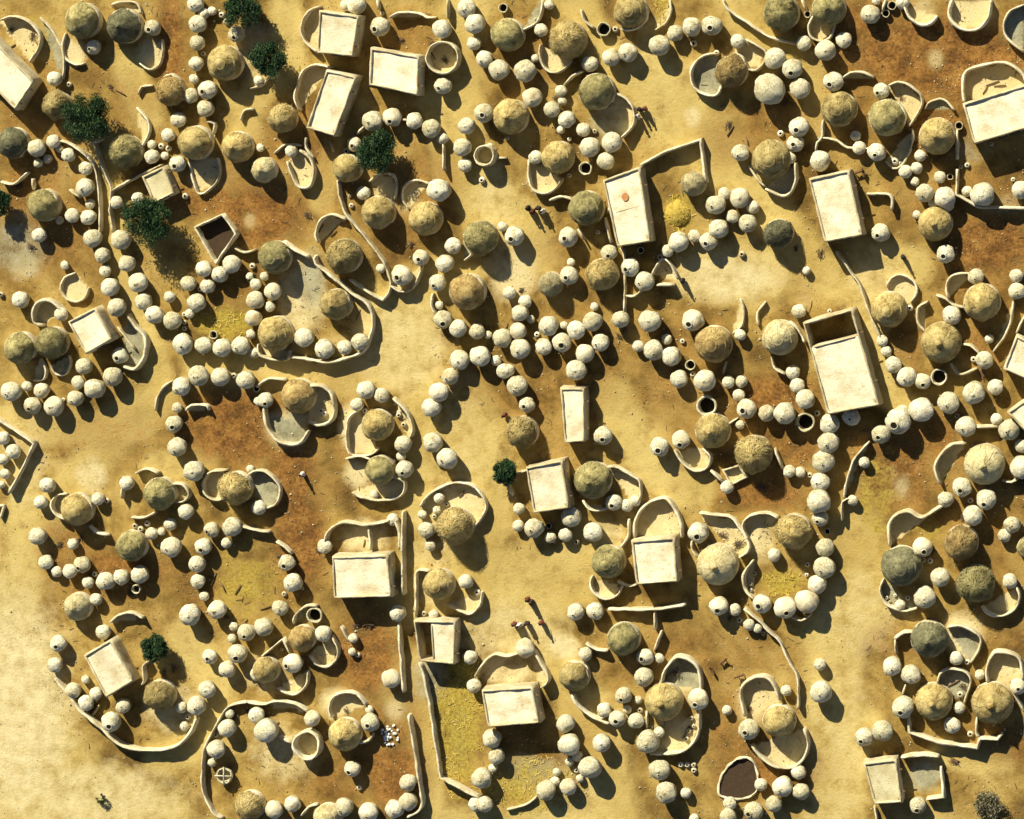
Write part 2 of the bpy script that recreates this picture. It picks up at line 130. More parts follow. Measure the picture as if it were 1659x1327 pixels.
# soil marks: kind, x, y, rx, ry, strength   (r red-brown, y straw yellow, p pale clay or ash, g grey-green trodden floor)
SOIL = """r 275 70 26 85 .9;r 1520 90 150 70 1;r 130 110 60 60 .3;r 380 300 120 60 .4;r 50 200 60 60 .4;r 240 250 50 40 .4;r 120 380 60 90 .4;r 540 330 40 60 .3;r 1240 720 100 90 .45;r 1130 560 80 60 .35;r 640 1220 60 110 .4;r 330 950 60 60 .35;r 1600 850 70 80 .45;r 1590 480 60 60 .45;r 950 1180 60 60 .25;r 1100 1080 140 80 .35;r 560 760 40 60 .35;r 120 930 70 70 .35;r 890 480 100 50 .35;r 1020 560 60 50 .35;r 60 230 60 120 .45;r 200 480 40 60 .2;r 1560 330 120 60 .5;r 1250 180 60 50 .4;r 850 640 60 60 .4;r 1150 700 60 60 .4;r 640 1180 50 120 .6;r 1540 760 70 50 .5;r 600 1220 80 80 .35;r 1400 40 60 40 .8;r 420 350 75 52 1;r 340 325 60 30 .8;r 60 280 60 50 .6;r 30 400 60 60 .6;r 1605 395 75 48 1;r 390 690 105 65 1;r 470 770 45 90 .9;r 485 870 42 90 1;r 595 1060 55 75 .9;r 640 1255 55 60 .9;r 560 1270 80 40 .5;r 1250 640 70 32 .9;r 1100 620 85 55 .45;r 950 600 60 70 .4;r 1295 730 40 28 .8;r 1240 800 70 32 .8;r 1440 760 70 70 .85;r 1500 705 70 35 .7;r 190 925 90 42 .8;r 100 890 45 60 .6;r 170 690 120 60 .35;r 1190 225 60 40 .45;r 690 290 55 60 .5;r 1640 1205 90 35 .6;r 1210 1255 45 30 1;r 1200 1180 70 70 .55;r 640 60 60 40 .5;r 320 1000 120 50 .2;r 850 1210 70 40 .6;r 1380 190 70 60 .5;r 1280 1250 60 40 .5;r 1500 200 60 50 .8;r 490 230 80 60 .5;r 370 455 70 40 .35;r 900 690 70 60 .3;r 1350 880 20 70 .3;r 60 330 70 50 .5;r 1470 560 30 40 .5;r 1590 560 40 40 .6;r 1180 1060 120 40 .35;r 1440 1040 40 40 .45;r 560 620 50 60 .3;r 800 620 70 40 .3;r 1330 740 20 110 .5;r 880 430 70 60 .35;r 210 170 60 50 .35;r 640 330 60 90 .45;r 840 90 80 60 .4;r 1640 1000 50 60 .4;r 1290 480 30 80 .25
y 398 950 56 56 .62;y 368 524 48 24 .9;y 742 1160 40 118 .85;y 860 1272 80 42 .8;y 1100 345 22 26 1;y 1268 945 36 20 1;y 1420 800 30 80 .6;y 60 60 30 40 .5;y 1500 860 40 18 .5;y 330 80 60 60 .25;y 1075 10 12 30 .8
p 490 480 40 62 .8;p 832 445 42 48 .8;p 462 694 34 30 1;p 992 192 30 34 .7;p 243 88 22 26 .9;p 330 282 26 30 .7;p 497 280 18 24 .9;p 1122 190 14 16 .7;p 1516 96 14 18 .75;p 405 358 13 15 .7;p 38 428 26 26 .7;p 1462 787 13 16 .7;p 148 770 26 30 .8;p 1590 22 24 24 .8;p 1498 15 20 20 .6;p 914 1048 24 20 1;p 880 290 24 22 1;p 1085 1185 34 34 .7;p 280 1150 50 40 .7;p 120 86 20 20 1;p 1428 520 26 30 .5;p 570 690 20 34 1;p 578 768 22 24 .9;p 550 55 60 30 .5;p 590 870 40 30 .8;p 820 1090 45 25 .8;p 1062 845 34 34 .8;p 410 80 40 60 .5;p 745 830 38 34 .6;p 640 1150 20 20 .7;p 545 1140 26 26 .9;p 430 1090 40 40 .5;p 460 1220 60 50 .6;p 1232 870 24 36 .8;p 1458 480 24 22 .8;p 1560 1030 28 36 1;p 1630 1090 26 30 .8;p 1105 1100 30 32 .8;p 1220 1140 26 40 .8;p 620 320 22 22 .7;p 660 330 26 20 .5;p 985 865 26 26 .6;p 1640 140 26 16 .8;p 950 1100 30 50 .3;p 700 950 40 200 .4;p 30 1150 90 200 .8;p 150 1290 160 60 .6;p 740 720 60 200 .3;p 900 1270 90 60 .4;p 1350 1200 70 200 .35;p 640 560 110 90 .45;p 1180 450 90 40 .7;p 1420 450 60 60 .4;p 800 330 40 80 .4;p 820 1030 110 60 .5;p 40 740 50 100 .4;p 1040 60 60 50 .3;p 1400 1000 80 90 .4;p 1300 500 20 60 .3
g 480 680 16 50 .6;g 505 455 26 50 .7;g 1245 460 40 40 .2;g 480 1000 60 20 .3;g 745 1190 16 50 .6;g 860 1250 50 30 .6;g 30 400 50 50 .6;g 1500 1255 24 26 .9;g 980 200 26 30 .5;g 1430 780 60 50 .3;g 1560 240 50 30 .4;g 1625 330 50 18 .4;g 700 1100 30 40 .7"""
PEOPLE = [ # photo px, robe colour, label
(831,1013,'red',"person in a rust cloth, leftmost of the walking row below the open ground"),
(839,1015,'white',"person in pale cloth, second of the walking row near the bright house"),
(851,1012,'dark',"person in dark cloth, third of the walking row near the bright house"),
(875,1011,'red',"person in a rust cloth, last at the right of the walking row"),
(853,973,'red',"person in a rust cloth, upper one of a pair on the open sand"),
(859,978,'dark',"person in dark cloth, lower one of a pair on the open sand"),
(1034,178,'dark',"person in dark cloth, left one beside the round yard wall"),
(1042,177,'red',"person in a rust cloth, right one beside the round yard wall"),
(1031,189,'white',"person in pale cloth, lowest one beside the round yard wall"),
(853,338,'dark',"person in dark cloth, leftmost of the group in the upper lane"),
(861,344,'red',"person in a rust cloth, second of the group in the upper lane"),
(869,338,'dark',"person in dark cloth, third of the group in the upper lane"),
(877,343,'white',"person in pale cloth, rightmost of the group in the upper lane"),
(487,770,'white',"person in white standing alone in the brown yard with a long shadow"),
(1104,456,'dark',"person in dark cloth beside the triangular pen wall"),
(815,674,'red',"person in a rust cloth just above the rough hut"),
(1462,418,'dark',"person in dark cloth alone on the sand right of the tall house"),
]
GOATS = [(1171,1072,40,"brown goat, uppermost of three beside the oval yard"),(1154,1088,120,"brown goat, left one of three beside the oval yard"),(1199,1095,200,"brown goat, right one of three beside the oval yard"),
(1390,279,20,"brown goat, left of two by the tall flat house"),(1399,281,100,"brown goat, right of two by the tall flat house")]
LM = [(10,125,"left-edge flat house"),(256,300,"tiny flat house"),(546,54,"topmost flat house"),(536,167,"slanted narrow flat house"),(638,116,"wide upper flat house"),
(1016,335,"rust-stained flat roof"),(1355,335,"tall right flat house"),(1620,182,"right-edge upper house"),(146,537,"tilted square flat house"),(1363,588,"largest flat house"),
(1652,575,"right-edge house corner"),(1652,670,"right-edge roof corner"),(887,788,"square house beside bush"),(929,673,"narrow upright flat house"),(1061,910,"arch-yard flat house"),
(586,935,"split-yard flat house"),(176,1083,"lower left flat house"),(705,1040,"half-open small house"),(826,1146,"house beside yellow strip"),(1432,1268,"bottom flat house"),
(392,14,"top-edge tree"),(434,96,"round dark tree"),(141,190,"bushy left tree"),(610,246,"tree in granary ring"),(236,360,"largest dark tree"),(818,766,"little bush tree"),(250,1050,"small compound tree"),
(348,388,"pointed dark pen"),(716,93,"big round ring pen"),(1195,1262,"dark brown pit"),(1246,145,"biggest white granary"),(631,1190,"heap of white pots"),(1099,345,"bright yellow straw heap"),
(1160,916,"pale cone-tipped hut"),(1594,754,"big pale tipped hut"),(1459,920,"dark green lower hut"),(199,42,"dark green top hut"),(381,1257,"crossed-pole ring"),(1522,555,"banded hut, tipped"),(1074,1138,"tipped hut, oval yard"),
(1607,1140,"widest tipped hut"),(486,771,"white-clad lone person"),(1504,1037,"dark green lower-right hut"),(1260,380,"dark net-covered hut"),(888,462,"striped pale hut"),(1601,1305,"dry grey bush")]
LANES = """70 -40 960 20 1150 60 1400;60 60 1200 140 1290 260 1330;28 -30 690 40 780 40 930 30 1000;22 165 225 183 330 186 400 215 500 258 600 262 650;30 262 650 180 690 60 690 -30 680;30 262 640 120 770 60 870;34 330 592 430 605 560 612 640 570;62 640 570 640 520;40 660 480 740 440;30 690 620 685 720 672 800;26 672 800 668 920 660 1000;22 665 1080 690 1220 700 1330;40 760 -10 745 80 740 200 770 300 800 360;34 770 300 850 370 870 420;30 930 -10 960 60 990 120;48 1050 130 1110 200 1170 260;32 1170 260 1230 320 1320 430 1390 470;24 1390 470 1400 560 1440 640 1480 670;30 1190 -20 1215 50 1300 110 1340 190;45 1140 440 1240 450;50 760 700 780 800 770 900;50 720 960 800 980 900 960 960 890;45 840 930 850 1020;30 990 640 1040 740 1090 790 1130 790;40 880 1040 970 1180 1000 1340;26 700 1340 760 1330 900 1340 1000 1340;44 1390 850 1400 960 1350 1030 1350 1140 1370 1240 1350 1340;30 1350 1140 1400 1180;26 210 110 240 190;26 465 10 470 90 400 170 400 210;22 700 170 725 280;18 540 230 520 330;30 1480 430 1400 420;24 1530 1220 1620 1230;30 260 1230 330 1190 350 1100 300 1030;24 250 760 330 740;26 560 590 650 600;26 640 1120 600 1040"""
# ---------------------------------------------------------------- helpers
def tag(o, label=None, cat=None, group=None, kind=None):
    if label: o['label'] = label
    if cat: o['category'] = cat
    if group: o['group'] = group
    if kind: o['kind'] = kind
    return o
def empty(name, loc, rz=0.0, scale=None):
    o = bpy.data.objects.new(name, None); COL.objects.link(o); o.location = loc; o.rotation_euler = (0, 0, rz)
    o.empty_display_size = 0.3
    if scale: o.scale = scale
    return o
def link(name, me, parent=None, loc=None):
    o = bpy.data.objects.new(name, me); COL.objects.link(o)
    if parent: o.parent = parent
    if loc is not None: o.location = loc
    return o
def mesh(name, V, F, mat=None, smooth=True):
    me = bpy.data.meshes.new(name); me.from_pydata([tuple(v) for v in V], [], F); me.update()
    if smooth:
        me.polygons.foreach_set('use_smooth', [True]*len(me.polygons))
    if mat: me.materials.append(mat)
    return me
def nz(x, y, z, s=1.0): return noise.noise(Vector((x*s, y*s, z*s)))
# ---------------------------------------------------------------- materials
def mk(name):
    m = bpy.data.materials.new(name); m.use_nodes = True
    nt = m.node_tree; b = nt.nodes['Principled BSDF']; b.inputs['Roughness'].default_value = .95
    b.inputs['Specular IOR Level'].default_value = .15
    return m, nt, b
def noise_n(nt, scale, detail=6, coord='Object', rough=.6, vec=None):
    n = nt.nodes.new('ShaderNodeTexNoise'); n.inputs['Scale'].default_value = scale; n.inputs['Detail'].default_value = detail; n.inputs['Roughness'].default_value = rough
    if vec is None:
        tc = nt.nodes.new('ShaderNodeTexCoord'); vec = tc.outputs[coord]
    nt.links.new(vec, n.inputs['Vector']); return n
def ramp(nt, fac, stops):
    r = nt.nodes.new('ShaderNodeValToRGB'); e = r.color_ramp.elements
    while len(e) < len(stops): e.new(0.5)
    for k, (p, c) in enumerate(stops): e[k].position = p; e[k].color = (*c, 1) if len(c) == 3 else c
    nt.links.new(fac, r.inputs[0]); return r
def mixc(nt, fac, a, b, mode='MIX'):
    m = nt.nodes.new('ShaderNodeMix'); m.data_type = 'RGBA'; m.blend_type = mode
    for sock, v in ((m.inputs[0], fac), (m.inputs[6], a), (m.inputs[7], b)):
        if hasattr(v, 'is_linked') or isinstance(v, bpy.types.NodeSocket): nt.links.new(v, sock)
        elif isinstance(v, tuple): sock.default_value = (*v, 1)
        else: sock.default_value = v
    return m.outputs[2]
def mathn(nt, op, a, b=None, clamp=False):
    m = nt.nodes.new('ShaderNodeMath'); m.operation = op; m.use_clamp = clamp
    for i, v in enumerate((a, b)):
        if v is None: continue
        if isinstance(v, bpy.types.NodeSocket): nt.links.new(v, m.inputs[i])
        else: m.inputs[i].default_value = v
    return m.outputs[0]
def bump(nt, b, hsock, dist, strength=1.0):
    bn = nt.nodes.new('ShaderNodeBump'); bn.inputs['Distance'].default_value = dist; bn.inputs['Strength'].default_value = strength
    nt.links.new(hsock, bn.inputs['Height']); nt.links.new(bn.outputs[0], b.inputs['Normal'])
def clay(name, c1, c2, c3, sc=1.2, fine=14, bd=.05, rnd=.18, crack=0.0):
    """Mud plaster: three tones of dried clay, stains, and a per-object shade."""
    m, nt, b = mk(name)
    tc = nt.nodes.new('ShaderNodeTexCoord'); geo = nt.nodes.new('ShaderNodeNewGeometry')
    pos = geo.outputs['Position']
    n1 = noise_n(nt, sc, 5, vec=pos); n2 = noise_n(nt, fine, 4, vec=pos); n3 = noise_n(nt, sc*3.2, 6, vec=pos, rough=.75)
    r = ramp(nt, n1.outputs[0], [(.32, c3), (.5, c1), (.68, c2)])
    st = ramp(nt, n3.outputs[0], [(.32, (.66, .55, .42)), (.44, (1, 1, 1))])
    col = mixc(nt, .75, r.outputs[0], st.outputs[0], 'MULTIPLY')
    g = ramp(nt, n2.outputs[0], [(.3, (.88, .86, .82)), (.6, (1.05, 1.05, 1.05))])
    col = mixc(nt, .8, col, g.outputs[0], 'MULTIPLY')
    oi = nt.nodes.new('ShaderNodeObjectInfo')
    v = ramp(nt, oi.outputs['Random'], [(0, (1-rnd, 1-rnd*1.1, 1-rnd*1.5)), (1, (1.05, 1.05, 1.05))])
    col = mixc(nt, 1.0, col, v.outputs[0], 'MULTIPLY')
    h = mathn(nt, 'ADD', n2.outputs[0], mathn(nt, 'MULTIPLY', n3.outputs[0], 1.5))
    if crack:
        vo = nt.nodes.new('ShaderNodeTexVoronoi'); vo.feature = 'DISTANCE_TO_EDGE'; vo.inputs['Scale'].default_value = 3.4
        wv = nt.nodes.new('ShaderNodeVectorMath'); wv.operation = 'ADD'
        nt.links.new(pos, wv.inputs[0]); sc2 = nt.nodes.new('ShaderNodeVectorMath'); sc2.operation = 'SCALE'; sc2.inputs['Scale'].default_value = .3
        nt.links.new(n3.outputs[1], sc2.inputs[0]); nt.links.new(sc2.outputs[0], wv.inputs[1]); nt.links.new(wv.outputs[0], vo.inputs['Vector'])
        cr = ramp(nt, vo.outputs['Distance'], [(0, (0, 0, 0)), (.06, (1, 1, 1))])
        cc = mixc(nt, cr.outputs[0], (.62, .55, .42), (1, 1, 1))
        col = mixc(nt, crack, col, cc, 'MULTIPLY')
        h = mathn(nt, 'ADD', h, mathn(nt, 'MULTIPLY', cr.outputs[0], .7))
    nt.links.new(col, b.inputs['Base Color'])
    bump(nt, b, h, bd)
    return m
M = {}
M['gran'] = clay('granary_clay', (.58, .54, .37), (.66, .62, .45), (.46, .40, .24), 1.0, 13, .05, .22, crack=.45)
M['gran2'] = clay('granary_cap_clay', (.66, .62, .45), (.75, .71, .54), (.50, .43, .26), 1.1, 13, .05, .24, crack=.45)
M['wall'] = clay('wall_clay', (.60, .54, .37), (.72, .66, .49), (.42, .34, .19), .7, 9, .07, .12)
M['house'] = clay('house_clay', (.47, .40, .24), (.58, .51, .35), (.33, .26, .14), .6, 8, .06, .06)
M['roofclay'] = clay('roof_clay', (.66, .60, .43), (.73, .68, .52), (.50, .42, .25), .5, 7, .05, .10)
M['roofdull'] = clay('roof_dull_clay', (.50, .45, .27), (.58, .53, .34), (.40, .34, .18), .5, 7, .04, .08)
M['pot'] = clay('pot_clay', (.60, .55, .42), (.72, .68, .54), (.45, .38, .26), 2, 18, .02, .3)
def plain(name, c, rough=.95):
    m, nt, b = mk(name); n = noise_n(nt, 9, 4)
    r = ramp(nt, n.outputs[0], [(.3, tuple(x*.6 for x in c)), (.7, tuple(min(1, x*1.25) for x in c))])
    nt.links.new(r.outputs[0], b.inputs['Base Color']); b.inputs['Roughness'].default_value = rough; return m
M['dark'] = plain('inner_shade', (.012, .009, .006)); M['wood'] = plain('wood', (.16, .10, .055)); M['bark'] = plain('bark', (.10, .075, .05))  # first one: near-black colour painted in for the shade inside openings
M['pale'] = plain('white_pot', (.78, .78, .74)); M['skin'] = plain('skin', (.06, .035, .022), .6); M['hair'] = plain('hair', (.012, .01, .009))
M['cloth_red'] = plain('cloth_red', (.15, .045, .025)); M['cloth_dark'] = plain('cloth_dark', (.035, .03, .035)); M['cloth_white'] = plain('cloth_white', (.7, .66, .58))
M['goat'] = plain('goat_hair', (.13, .07, .035)); M['stone'] = plain('stone', (.34, .25, .14)); M['rust'] = plain('rust_soil', (.42, .20, .07))
def straw(name, c1, c2, c3, sc=1.0):
    """Thatch, coloured by the weathering of the straw; strands run down from the crown."""
    m, nt, b = mk(name)
    tc = nt.nodes.new('ShaderNodeTexCoord'); sep = nt.nodes.new('ShaderNodeSeparateXYZ'); nt.links.new(tc.outputs['Object'], sep.inputs[0])
    ang = mathn(nt, 'ARCTAN2', sep.outputs[1], sep.outputs[0])
    cmb = nt.nodes.new('ShaderNodeCombineXYZ'); nt.links.new(mathn(nt, 'MULTIPLY', ang, 9.0), cmb.inputs[0]); nt.links.new(mathn(nt, 'MULTIPLY', sep.outputs[2], 1.1), cmb.inputs[1])
    n1 = noise_n(nt, 2.2, 6, vec=cmb.outputs[0], rough=.75)
    geo = nt.nodes.new('ShaderNodeNewGeometry')
    n2 = noise_n(nt, .9, 6, vec=geo.outputs['Position'], rough=.7); n3 = noise_n(nt, 11, 5, vec=geo.outputs['Position'], rough=.7)
    r = ramp(nt, n2.outputs[0], [(.34, c3), (.5, c1), (.66, c2)])
    g = ramp(nt, n1.outputs[0], [(.3, (.55, .50, .40)), (.65, (1.25, 1.25, 1.22))])
    col = mixc(nt, .8, r.outputs[0], g.outputs[0], 'MULTIPLY')
    g2 = ramp(nt, n3.outputs[0], [(.33, (.50, .45, .36)), (.6, (1.22, 1.2, 1.15))])
    col = mixc(nt, .6, col, g2.outputs[0], 'MULTIPLY')
    oi = nt.nodes.new('ShaderNodeObjectInfo'); v = ramp(nt, oi.outputs['Random'], [(0, (.8, .8, .78)), (1, (1.12, 1.1, 1.05))])
    col = mixc(nt, 1.0, col, v.outputs[0], 'MULTIPLY')
    rg = mathn(nt, 'FRACT', mathn(nt, 'ADD', mathn(nt, 'MULTIPLY', sep.outputs[2], 4.6), mathn(nt, 'MULTIPLY', n2.outputs[0], 1.2)))
    rr = ramp(nt, rg, [(0, (.62, .58, .50)), (.16, (1, 1, 1)), (.9, (1.08, 1.07, 1.04)), (1, (.7, .66, .58))])
    col = mixc(nt, .55, col, rr.outputs[0], 'MULTIPLY')
    nt.links.new(col, b.inputs['Base Color'])
    bump(nt, b, mathn(nt, 'ADD', mathn(nt, 'ADD', n1.outputs[0], n3.outputs[0]), mathn(nt, 'MULTIPLY', rg, -.5)), .11)
    return m
M['st_t'] = straw('thatch_tan', (.47, .38, .165), (.62, .52, .26), (.25, .18, .07))
M['st_o'] = straw('thatch_olive', (.33, .30, .14), (.50, .45, .23), (.14, .12, .055))
M['st_g'] = straw('thatch_dark', (.17, .17, .105), (.27, .26, .16), (.09, .09, .055))
M['st_p'] = straw('thatch_pale', (.60, .54, .32), (.70, .64, .42), (.42, .35, .18))
M['st_b'] = straw('thatch_brown', (.42, .31, .13), (.56, .46, .22), (.20, .13, .05))
def leafmat():
    m, nt, b = mk('leaves'); oi = nt.nodes.new('ShaderNodeNewGeometry')
    r = ramp(nt, oi.outputs['Random Per Island'], [(0, (.010, .028, .012)), (.55, (.024, .062, .022)), (.9, (.06, .10, .035)), (1, (.13, .15, .07))])
    nt.links.new(r.outputs[0], b.inputs['Base Color']); b.inputs['Roughness'].default_value = .6; return m
M['leaf'] = leafmat()
def drymat():
    m, nt, b = mk('dry_leaves'); oi = nt.nodes.new('ShaderNodeNewGeometry')
    r = ramp(nt, oi.outputs['Random Per Island'], [(0, (.08, .08, .045)), (1, (.24, .21, .12))])
    nt.links.new(r.outputs[0], b.inputs['Base Color']); return m
M['dry'] = drymat()
def strawbits():
    m, nt, b = mk('straw_bits'); oi = nt.nodes.new('ShaderNodeNewGeometry')
    r = ramp(nt, oi.outputs['Random Per Island'], [(0, (.28, .19, .03)), (.6, (.52, .38, .07)), (1, (.66, .52, .15))])
    nt.links.new(r.outputs[0], b.inputs['Base Color']); return m
M['bits'] = strawbits()
# ---------------------------------------------------------------- ground: one sheet to the horizon, its soils mapped from the village
wl = []
for (c, r), s in WL.items():
    for e in s.split(';'):
        e = e.strip(); fl = ''
        if e[-1].isalpha():
            fl = e.split()[-1]; e = e[:-len(fl)].strip()
        pts = [tuple(float(q) for q in z.split()) for z in e.split(',')]
        wl.append(([(SX[c]+a/SK, SY[r]+b2/SK) for a, b2 in pts], fl))
WALLS = wl
def soil_field():
    nx, ny = 400, 325
    xs = np.linspace(-66, 66, nx); ys = np.linspace(-54, 54, ny)
    far = [2500, 900, 350, 150, 90]
    xs = np.concatenate([-np.array(far), xs, np.array(far[::-1])]); ys = np.concatenate([-np.array(far), ys, np.array(far[::-1])])
    X, Y = np.meshgrid(xs, ys)
    R = {k: np.zeros_like(X) for k in 'rypgl'}
    for line in LANES.split(';'):
        q = [float(v) for v in line.split()]; w = q[0]/PXM; pts = [at(q[k], q[k+1]) for k in range(1, len(q), 2)]
        for a, b2 in zip(pts, pts[1:]):
            dx, dy = b2.x-a.x, b2.y-a.y; t = np.clip(((X-a.x)*dx+(Y-a.y)*dy)/(dx*dx+dy*dy+1e-9), 0, 1)
            d = np.hypot(X-a.x-t*dx, Y-a.y-t*dy)/w; R['l'] = np.maximum(R['l'], np.clip(1.5-d, 0, 1))
    for k, (pts, fl) in enumerate(WALLS):            # plastered yard floors inside the curved walls
        xs_, ys_ = [q[0] for q in pts], [q[1] for q in pts]
        if len(pts) < 4 or 's' in fl or 'l' in fl and 'c' in fl and len(pts) > 6 or max(xs_)-min(xs_) > 115 or max(ys_)-min(ys_) > 115: continue
        c = [at(a, b2) for a, b2 in pts]; ins = np.zeros(X.shape, bool)
        for a, b2 in zip(c, c[1:]+c[:1]):
            if abs(b2.y-a.y) < 1e-6: continue
            ins ^= ((a.y > Y) != (b2.y > Y)) & (X < (b2.x-a.x)*(Y-a.y)/(b2.y-a.y)+a.x)
        ch = 'g' if k % 4 == 1 else 'p'
        R[ch] = np.where(ins, np.maximum(R[ch], .95), R[ch]); R['r'] = np.where(ins, R['r']*.3, R['r'])
    for e in SOIL.replace('\n', ';').split(';'):
        k, a = e.split()[0], [float(q) for q in e.split()[1:]]
        c = at(a[0], a[1]); rx, ry = a[2]/PXM, a[3]/PXM
        d = np.sqrt(((X-c.x)/rx)**2+((Y-c.y)/ry)**2)
        R[k] = np.maximum(R[k], a[4]*np.clip(1.55-d, 0, 1))
    R['r'] = R['r']*(1-.85*np.clip(R['p'], 0, 1)); R['y'] = R['y']*(1-.5*np.clip(R['p'], 0, 1))
    Z = np.zeros_like(X)
    inner = (abs(X) < 66) & (abs(Y) < 54)
    it = np.argwhere(inner)
    for i, j in it:
        Z[i, j] = .07*nz(X[i, j], Y[i, j], 0, .22)+.03*nz(X[i, j], Y[i, j], 3, 1.1)
    n, mm = X.shape
    V = np.stack([X, Y, Z], -1).reshape(-1, 3)
    F = []
    for i in range(n-1):
        for j in range(mm-1):
            a = i*mm+j; F.append((a, a+1, a+mm+1, a+mm))
    me = mesh('ground', V, F)
    ca = me.color_attributes.new('soil', 'FLOAT_COLOR', 'POINT')
    arr = np.stack([R['r'], R['y'], R['p'], R['g']], -1).reshape(-1)
    ca.data.foreach_set('color', arr.astype(np.float32))
    cb = me.color_attributes.new('lanes', 'FLOAT_COLOR', 'POINT')
    cb.data.foreach_set('color', np.stack([R['l']]*4, -1).reshape(-1).astype(np.float32))
    # far country: plain sand
    return me
def groundmat():
    m, nt, b = mk('village_soil')
    at_ = nt.nodes.new('ShaderNodeAttribute'); at_.attribute_name = 'soil'
    sep = nt.nodes.new('ShaderNodeSeparateColor'); nt.links.new(at_.outputs['Color'], sep.inputs[0])
    n1 = noise_n(nt, .09, 8, rough=.62); n2 = noise_n(nt, .55, 8, rough=.7); n3 = noise_n(nt, 3.2, 8, rough=.75); n4 = noise_n(nt, 16, 4, rough=.7); n5 = noise_n(nt, .28, 6, rough=.65)
    al = nt.nodes.new('ShaderNodeAttribute'); al.attribute_name = 'lanes'
    yard = ramp(nt, mathn(nt, 'ADD', mathn(nt, 'MULTIPLY', n1.outputs[0], .5), mathn(nt, 'MULTIPLY', n5.outputs[0], .5)), [(.36, (.085, .050, .014)), (.45, (.19, .12, .030)), (.52, (.30, .20, .054)), (.62, (.42, .305, .10))]).outputs[0]
    sand = ramp(nt, n1.outputs[0], [(.35, (.37, .265, .078)), (.6, (.48, .37, .13))]).outputs[0]
    lv = mathn(nt, 'ADD', al.outputs['Fac'], mathn(nt, 'MULTIPLY', mathn(nt, 'SUBTRACT', n5.outputs[0], .5), 1.1))
    lr = nt.nodes.new('ShaderNodeMapRange'); lr.inputs[1].default_value = .12; lr.inputs[2].default_value = .75; nt.links.new(lv, lr.inputs[0])
    base = mixc(nt, lr.outputs[0], yard, sand)
    mott = ramp(nt, n2.outputs[0], [(.33, (.55, .46, .34)), (.50, (1, 1, 1)), (.72, (1.12, 1.12, 1.12))]).outputs[0]
    base = mixc(nt, .6, base, mott, 'MULTIPLY')
    def mask(sock, lo, hi, nn=n2, amt=.9):
        v = mathn(nt, 'ADD', sock, mathn(nt, 'MULTIPLY', mathn(nt, 'SUBTRACT', nn.outputs[0], .5), amt))
        v = mathn(nt, 'MULTIPLY', v, mathn(nt, 'GREATER_THAN', sock, .001))
        r = nt.nodes.new('ShaderNodeMapRange'); r.inputs[1].default_value = lo; r.inputs[2].default_value = hi; nt.links.new(v, r.inputs[0]); return r.outputs[0]
    pale = ramp(nt, n2.outputs[0], [(.33, (.45, .36, .165)), (.6, (.60, .51, .28))]).outputs[0]
    red = ramp(nt, mathn(nt, 'ADD', mathn(nt, 'MULTIPLY', n3.outputs[0], .45), mathn(nt, 'MULTIPLY', n2.outputs[0], .55)), [(.36, (.040, .021, .008)), (.45, (.12, .056, .014)), (.54, (.24, .118, .028)), (.66, (.35, .22, .065))]).outputs[0]
    yel = ramp(nt, n3.outputs[0], [(.3, (.12, .085, .02)), (.45, (.27, .19, .03)), (.6, (.40, .32, .055)), (.7, (.15, .17, .04))]).outputs[0]
    gre = ramp(nt, n2.outputs[0], [(.35, (.16, .15, .09)), (.6, (.34, .32, .21))]).outputs[0]
    c = mixc(nt, mask(sep.outputs[2], .25, .85), base, pale)
    c = mixc(nt, mask(sep.outputs[0], .10, .85, amt=1.5), c, red)
    sc = nt.nodes.new('ShaderNodeSeparateColor')
    c = mixc(nt, mask(at_.outputs['Alpha'], .25, .8), c, gre)
    c = mixc(nt, mathn(nt, 'MULTIPLY', mask(sep.outputs[1], .30, .80, n2, 2.2), .9), c, yel)
    # dung, soot and trodden specks
    sp = ramp(nt, n3.outputs[0], [(.30, (.45, .36, .26)), (.40, (1, 1, 1))]).outputs[0]
    c = mixc(nt, .65, c, sp, 'MULTIPLY')
    fi = ramp(nt, n4.outputs[0], [(.28, (.70, .66, .58)), (.55, (1.04, 1.04, 1.04))]).outputs[0]
    c = mixc(nt, .8, c, fi, 'MULTIPLY')
    nt.links.new(c, b.inputs['Base Color'])
    bump(nt, b, mathn(nt, 'ADD', mathn(nt, 'MULTIPLY', n3.outputs[0], 1.0), mathn(nt, 'MULTIPLY', n4.outputs[0], .35)), .09)
    return m
gm = soil_field(); gm.materials.append(groundmat())
tag(link('ground', gm), kind='structure')
# ---------------------------------------------------------------- collected instances, then labels that single each one out
ORD = ["first", "second", "third", "fourth", "fifth", "sixth", "seventh", "eighth", "ninth", "tenth", "eleventh", "twelfth"]
DIRS = ["right of", "above right of", "directly above", "above left of", "left of", "below left of", "directly below", "below right of"]
def places(pts):
    """for each photo point: (ordinal, direction, landmark), the landmark chosen so that the ordinal is low"""
    P = np.array(pts, float); best = [None]*len(pts)
    for li, (lx, ly, ln) in enumerate(LM):
        d = P-np.array([lx, ly]); dist = np.hypot(d[:, 0], d[:, 1])
        sec = (np.round(np.arctan2(-d[:, 1], d[:, 0])/(math.pi/4)).astype(int)) % 8
        for s in range(8):
            idx = [i for i in np.argsort(dist) if sec[i] == s and dist[i] > 9]
            for k, i in enumerate(idx[:12]):
                cost = dist[i]*(1+.25*k)
                if best[i] is None or cost < best[i][0]: best[i] = (cost, k, s, ln)
    out = []
    for b in best:
        out.append("%s one %s the %s" % (ORD[b[1]], DIRS[b[2]], b[3]) if b else None)
    return out
def px_items(D):
    out = []
    for (c, r), s in D.items():
        for e in s.split(';'):
            q = e.split(); out.append((SX[c]+float(q[0])/SK, SY[r]+float(q[1])/SK, float(q[2])/SK, q[3:]))
    return out
gr = []
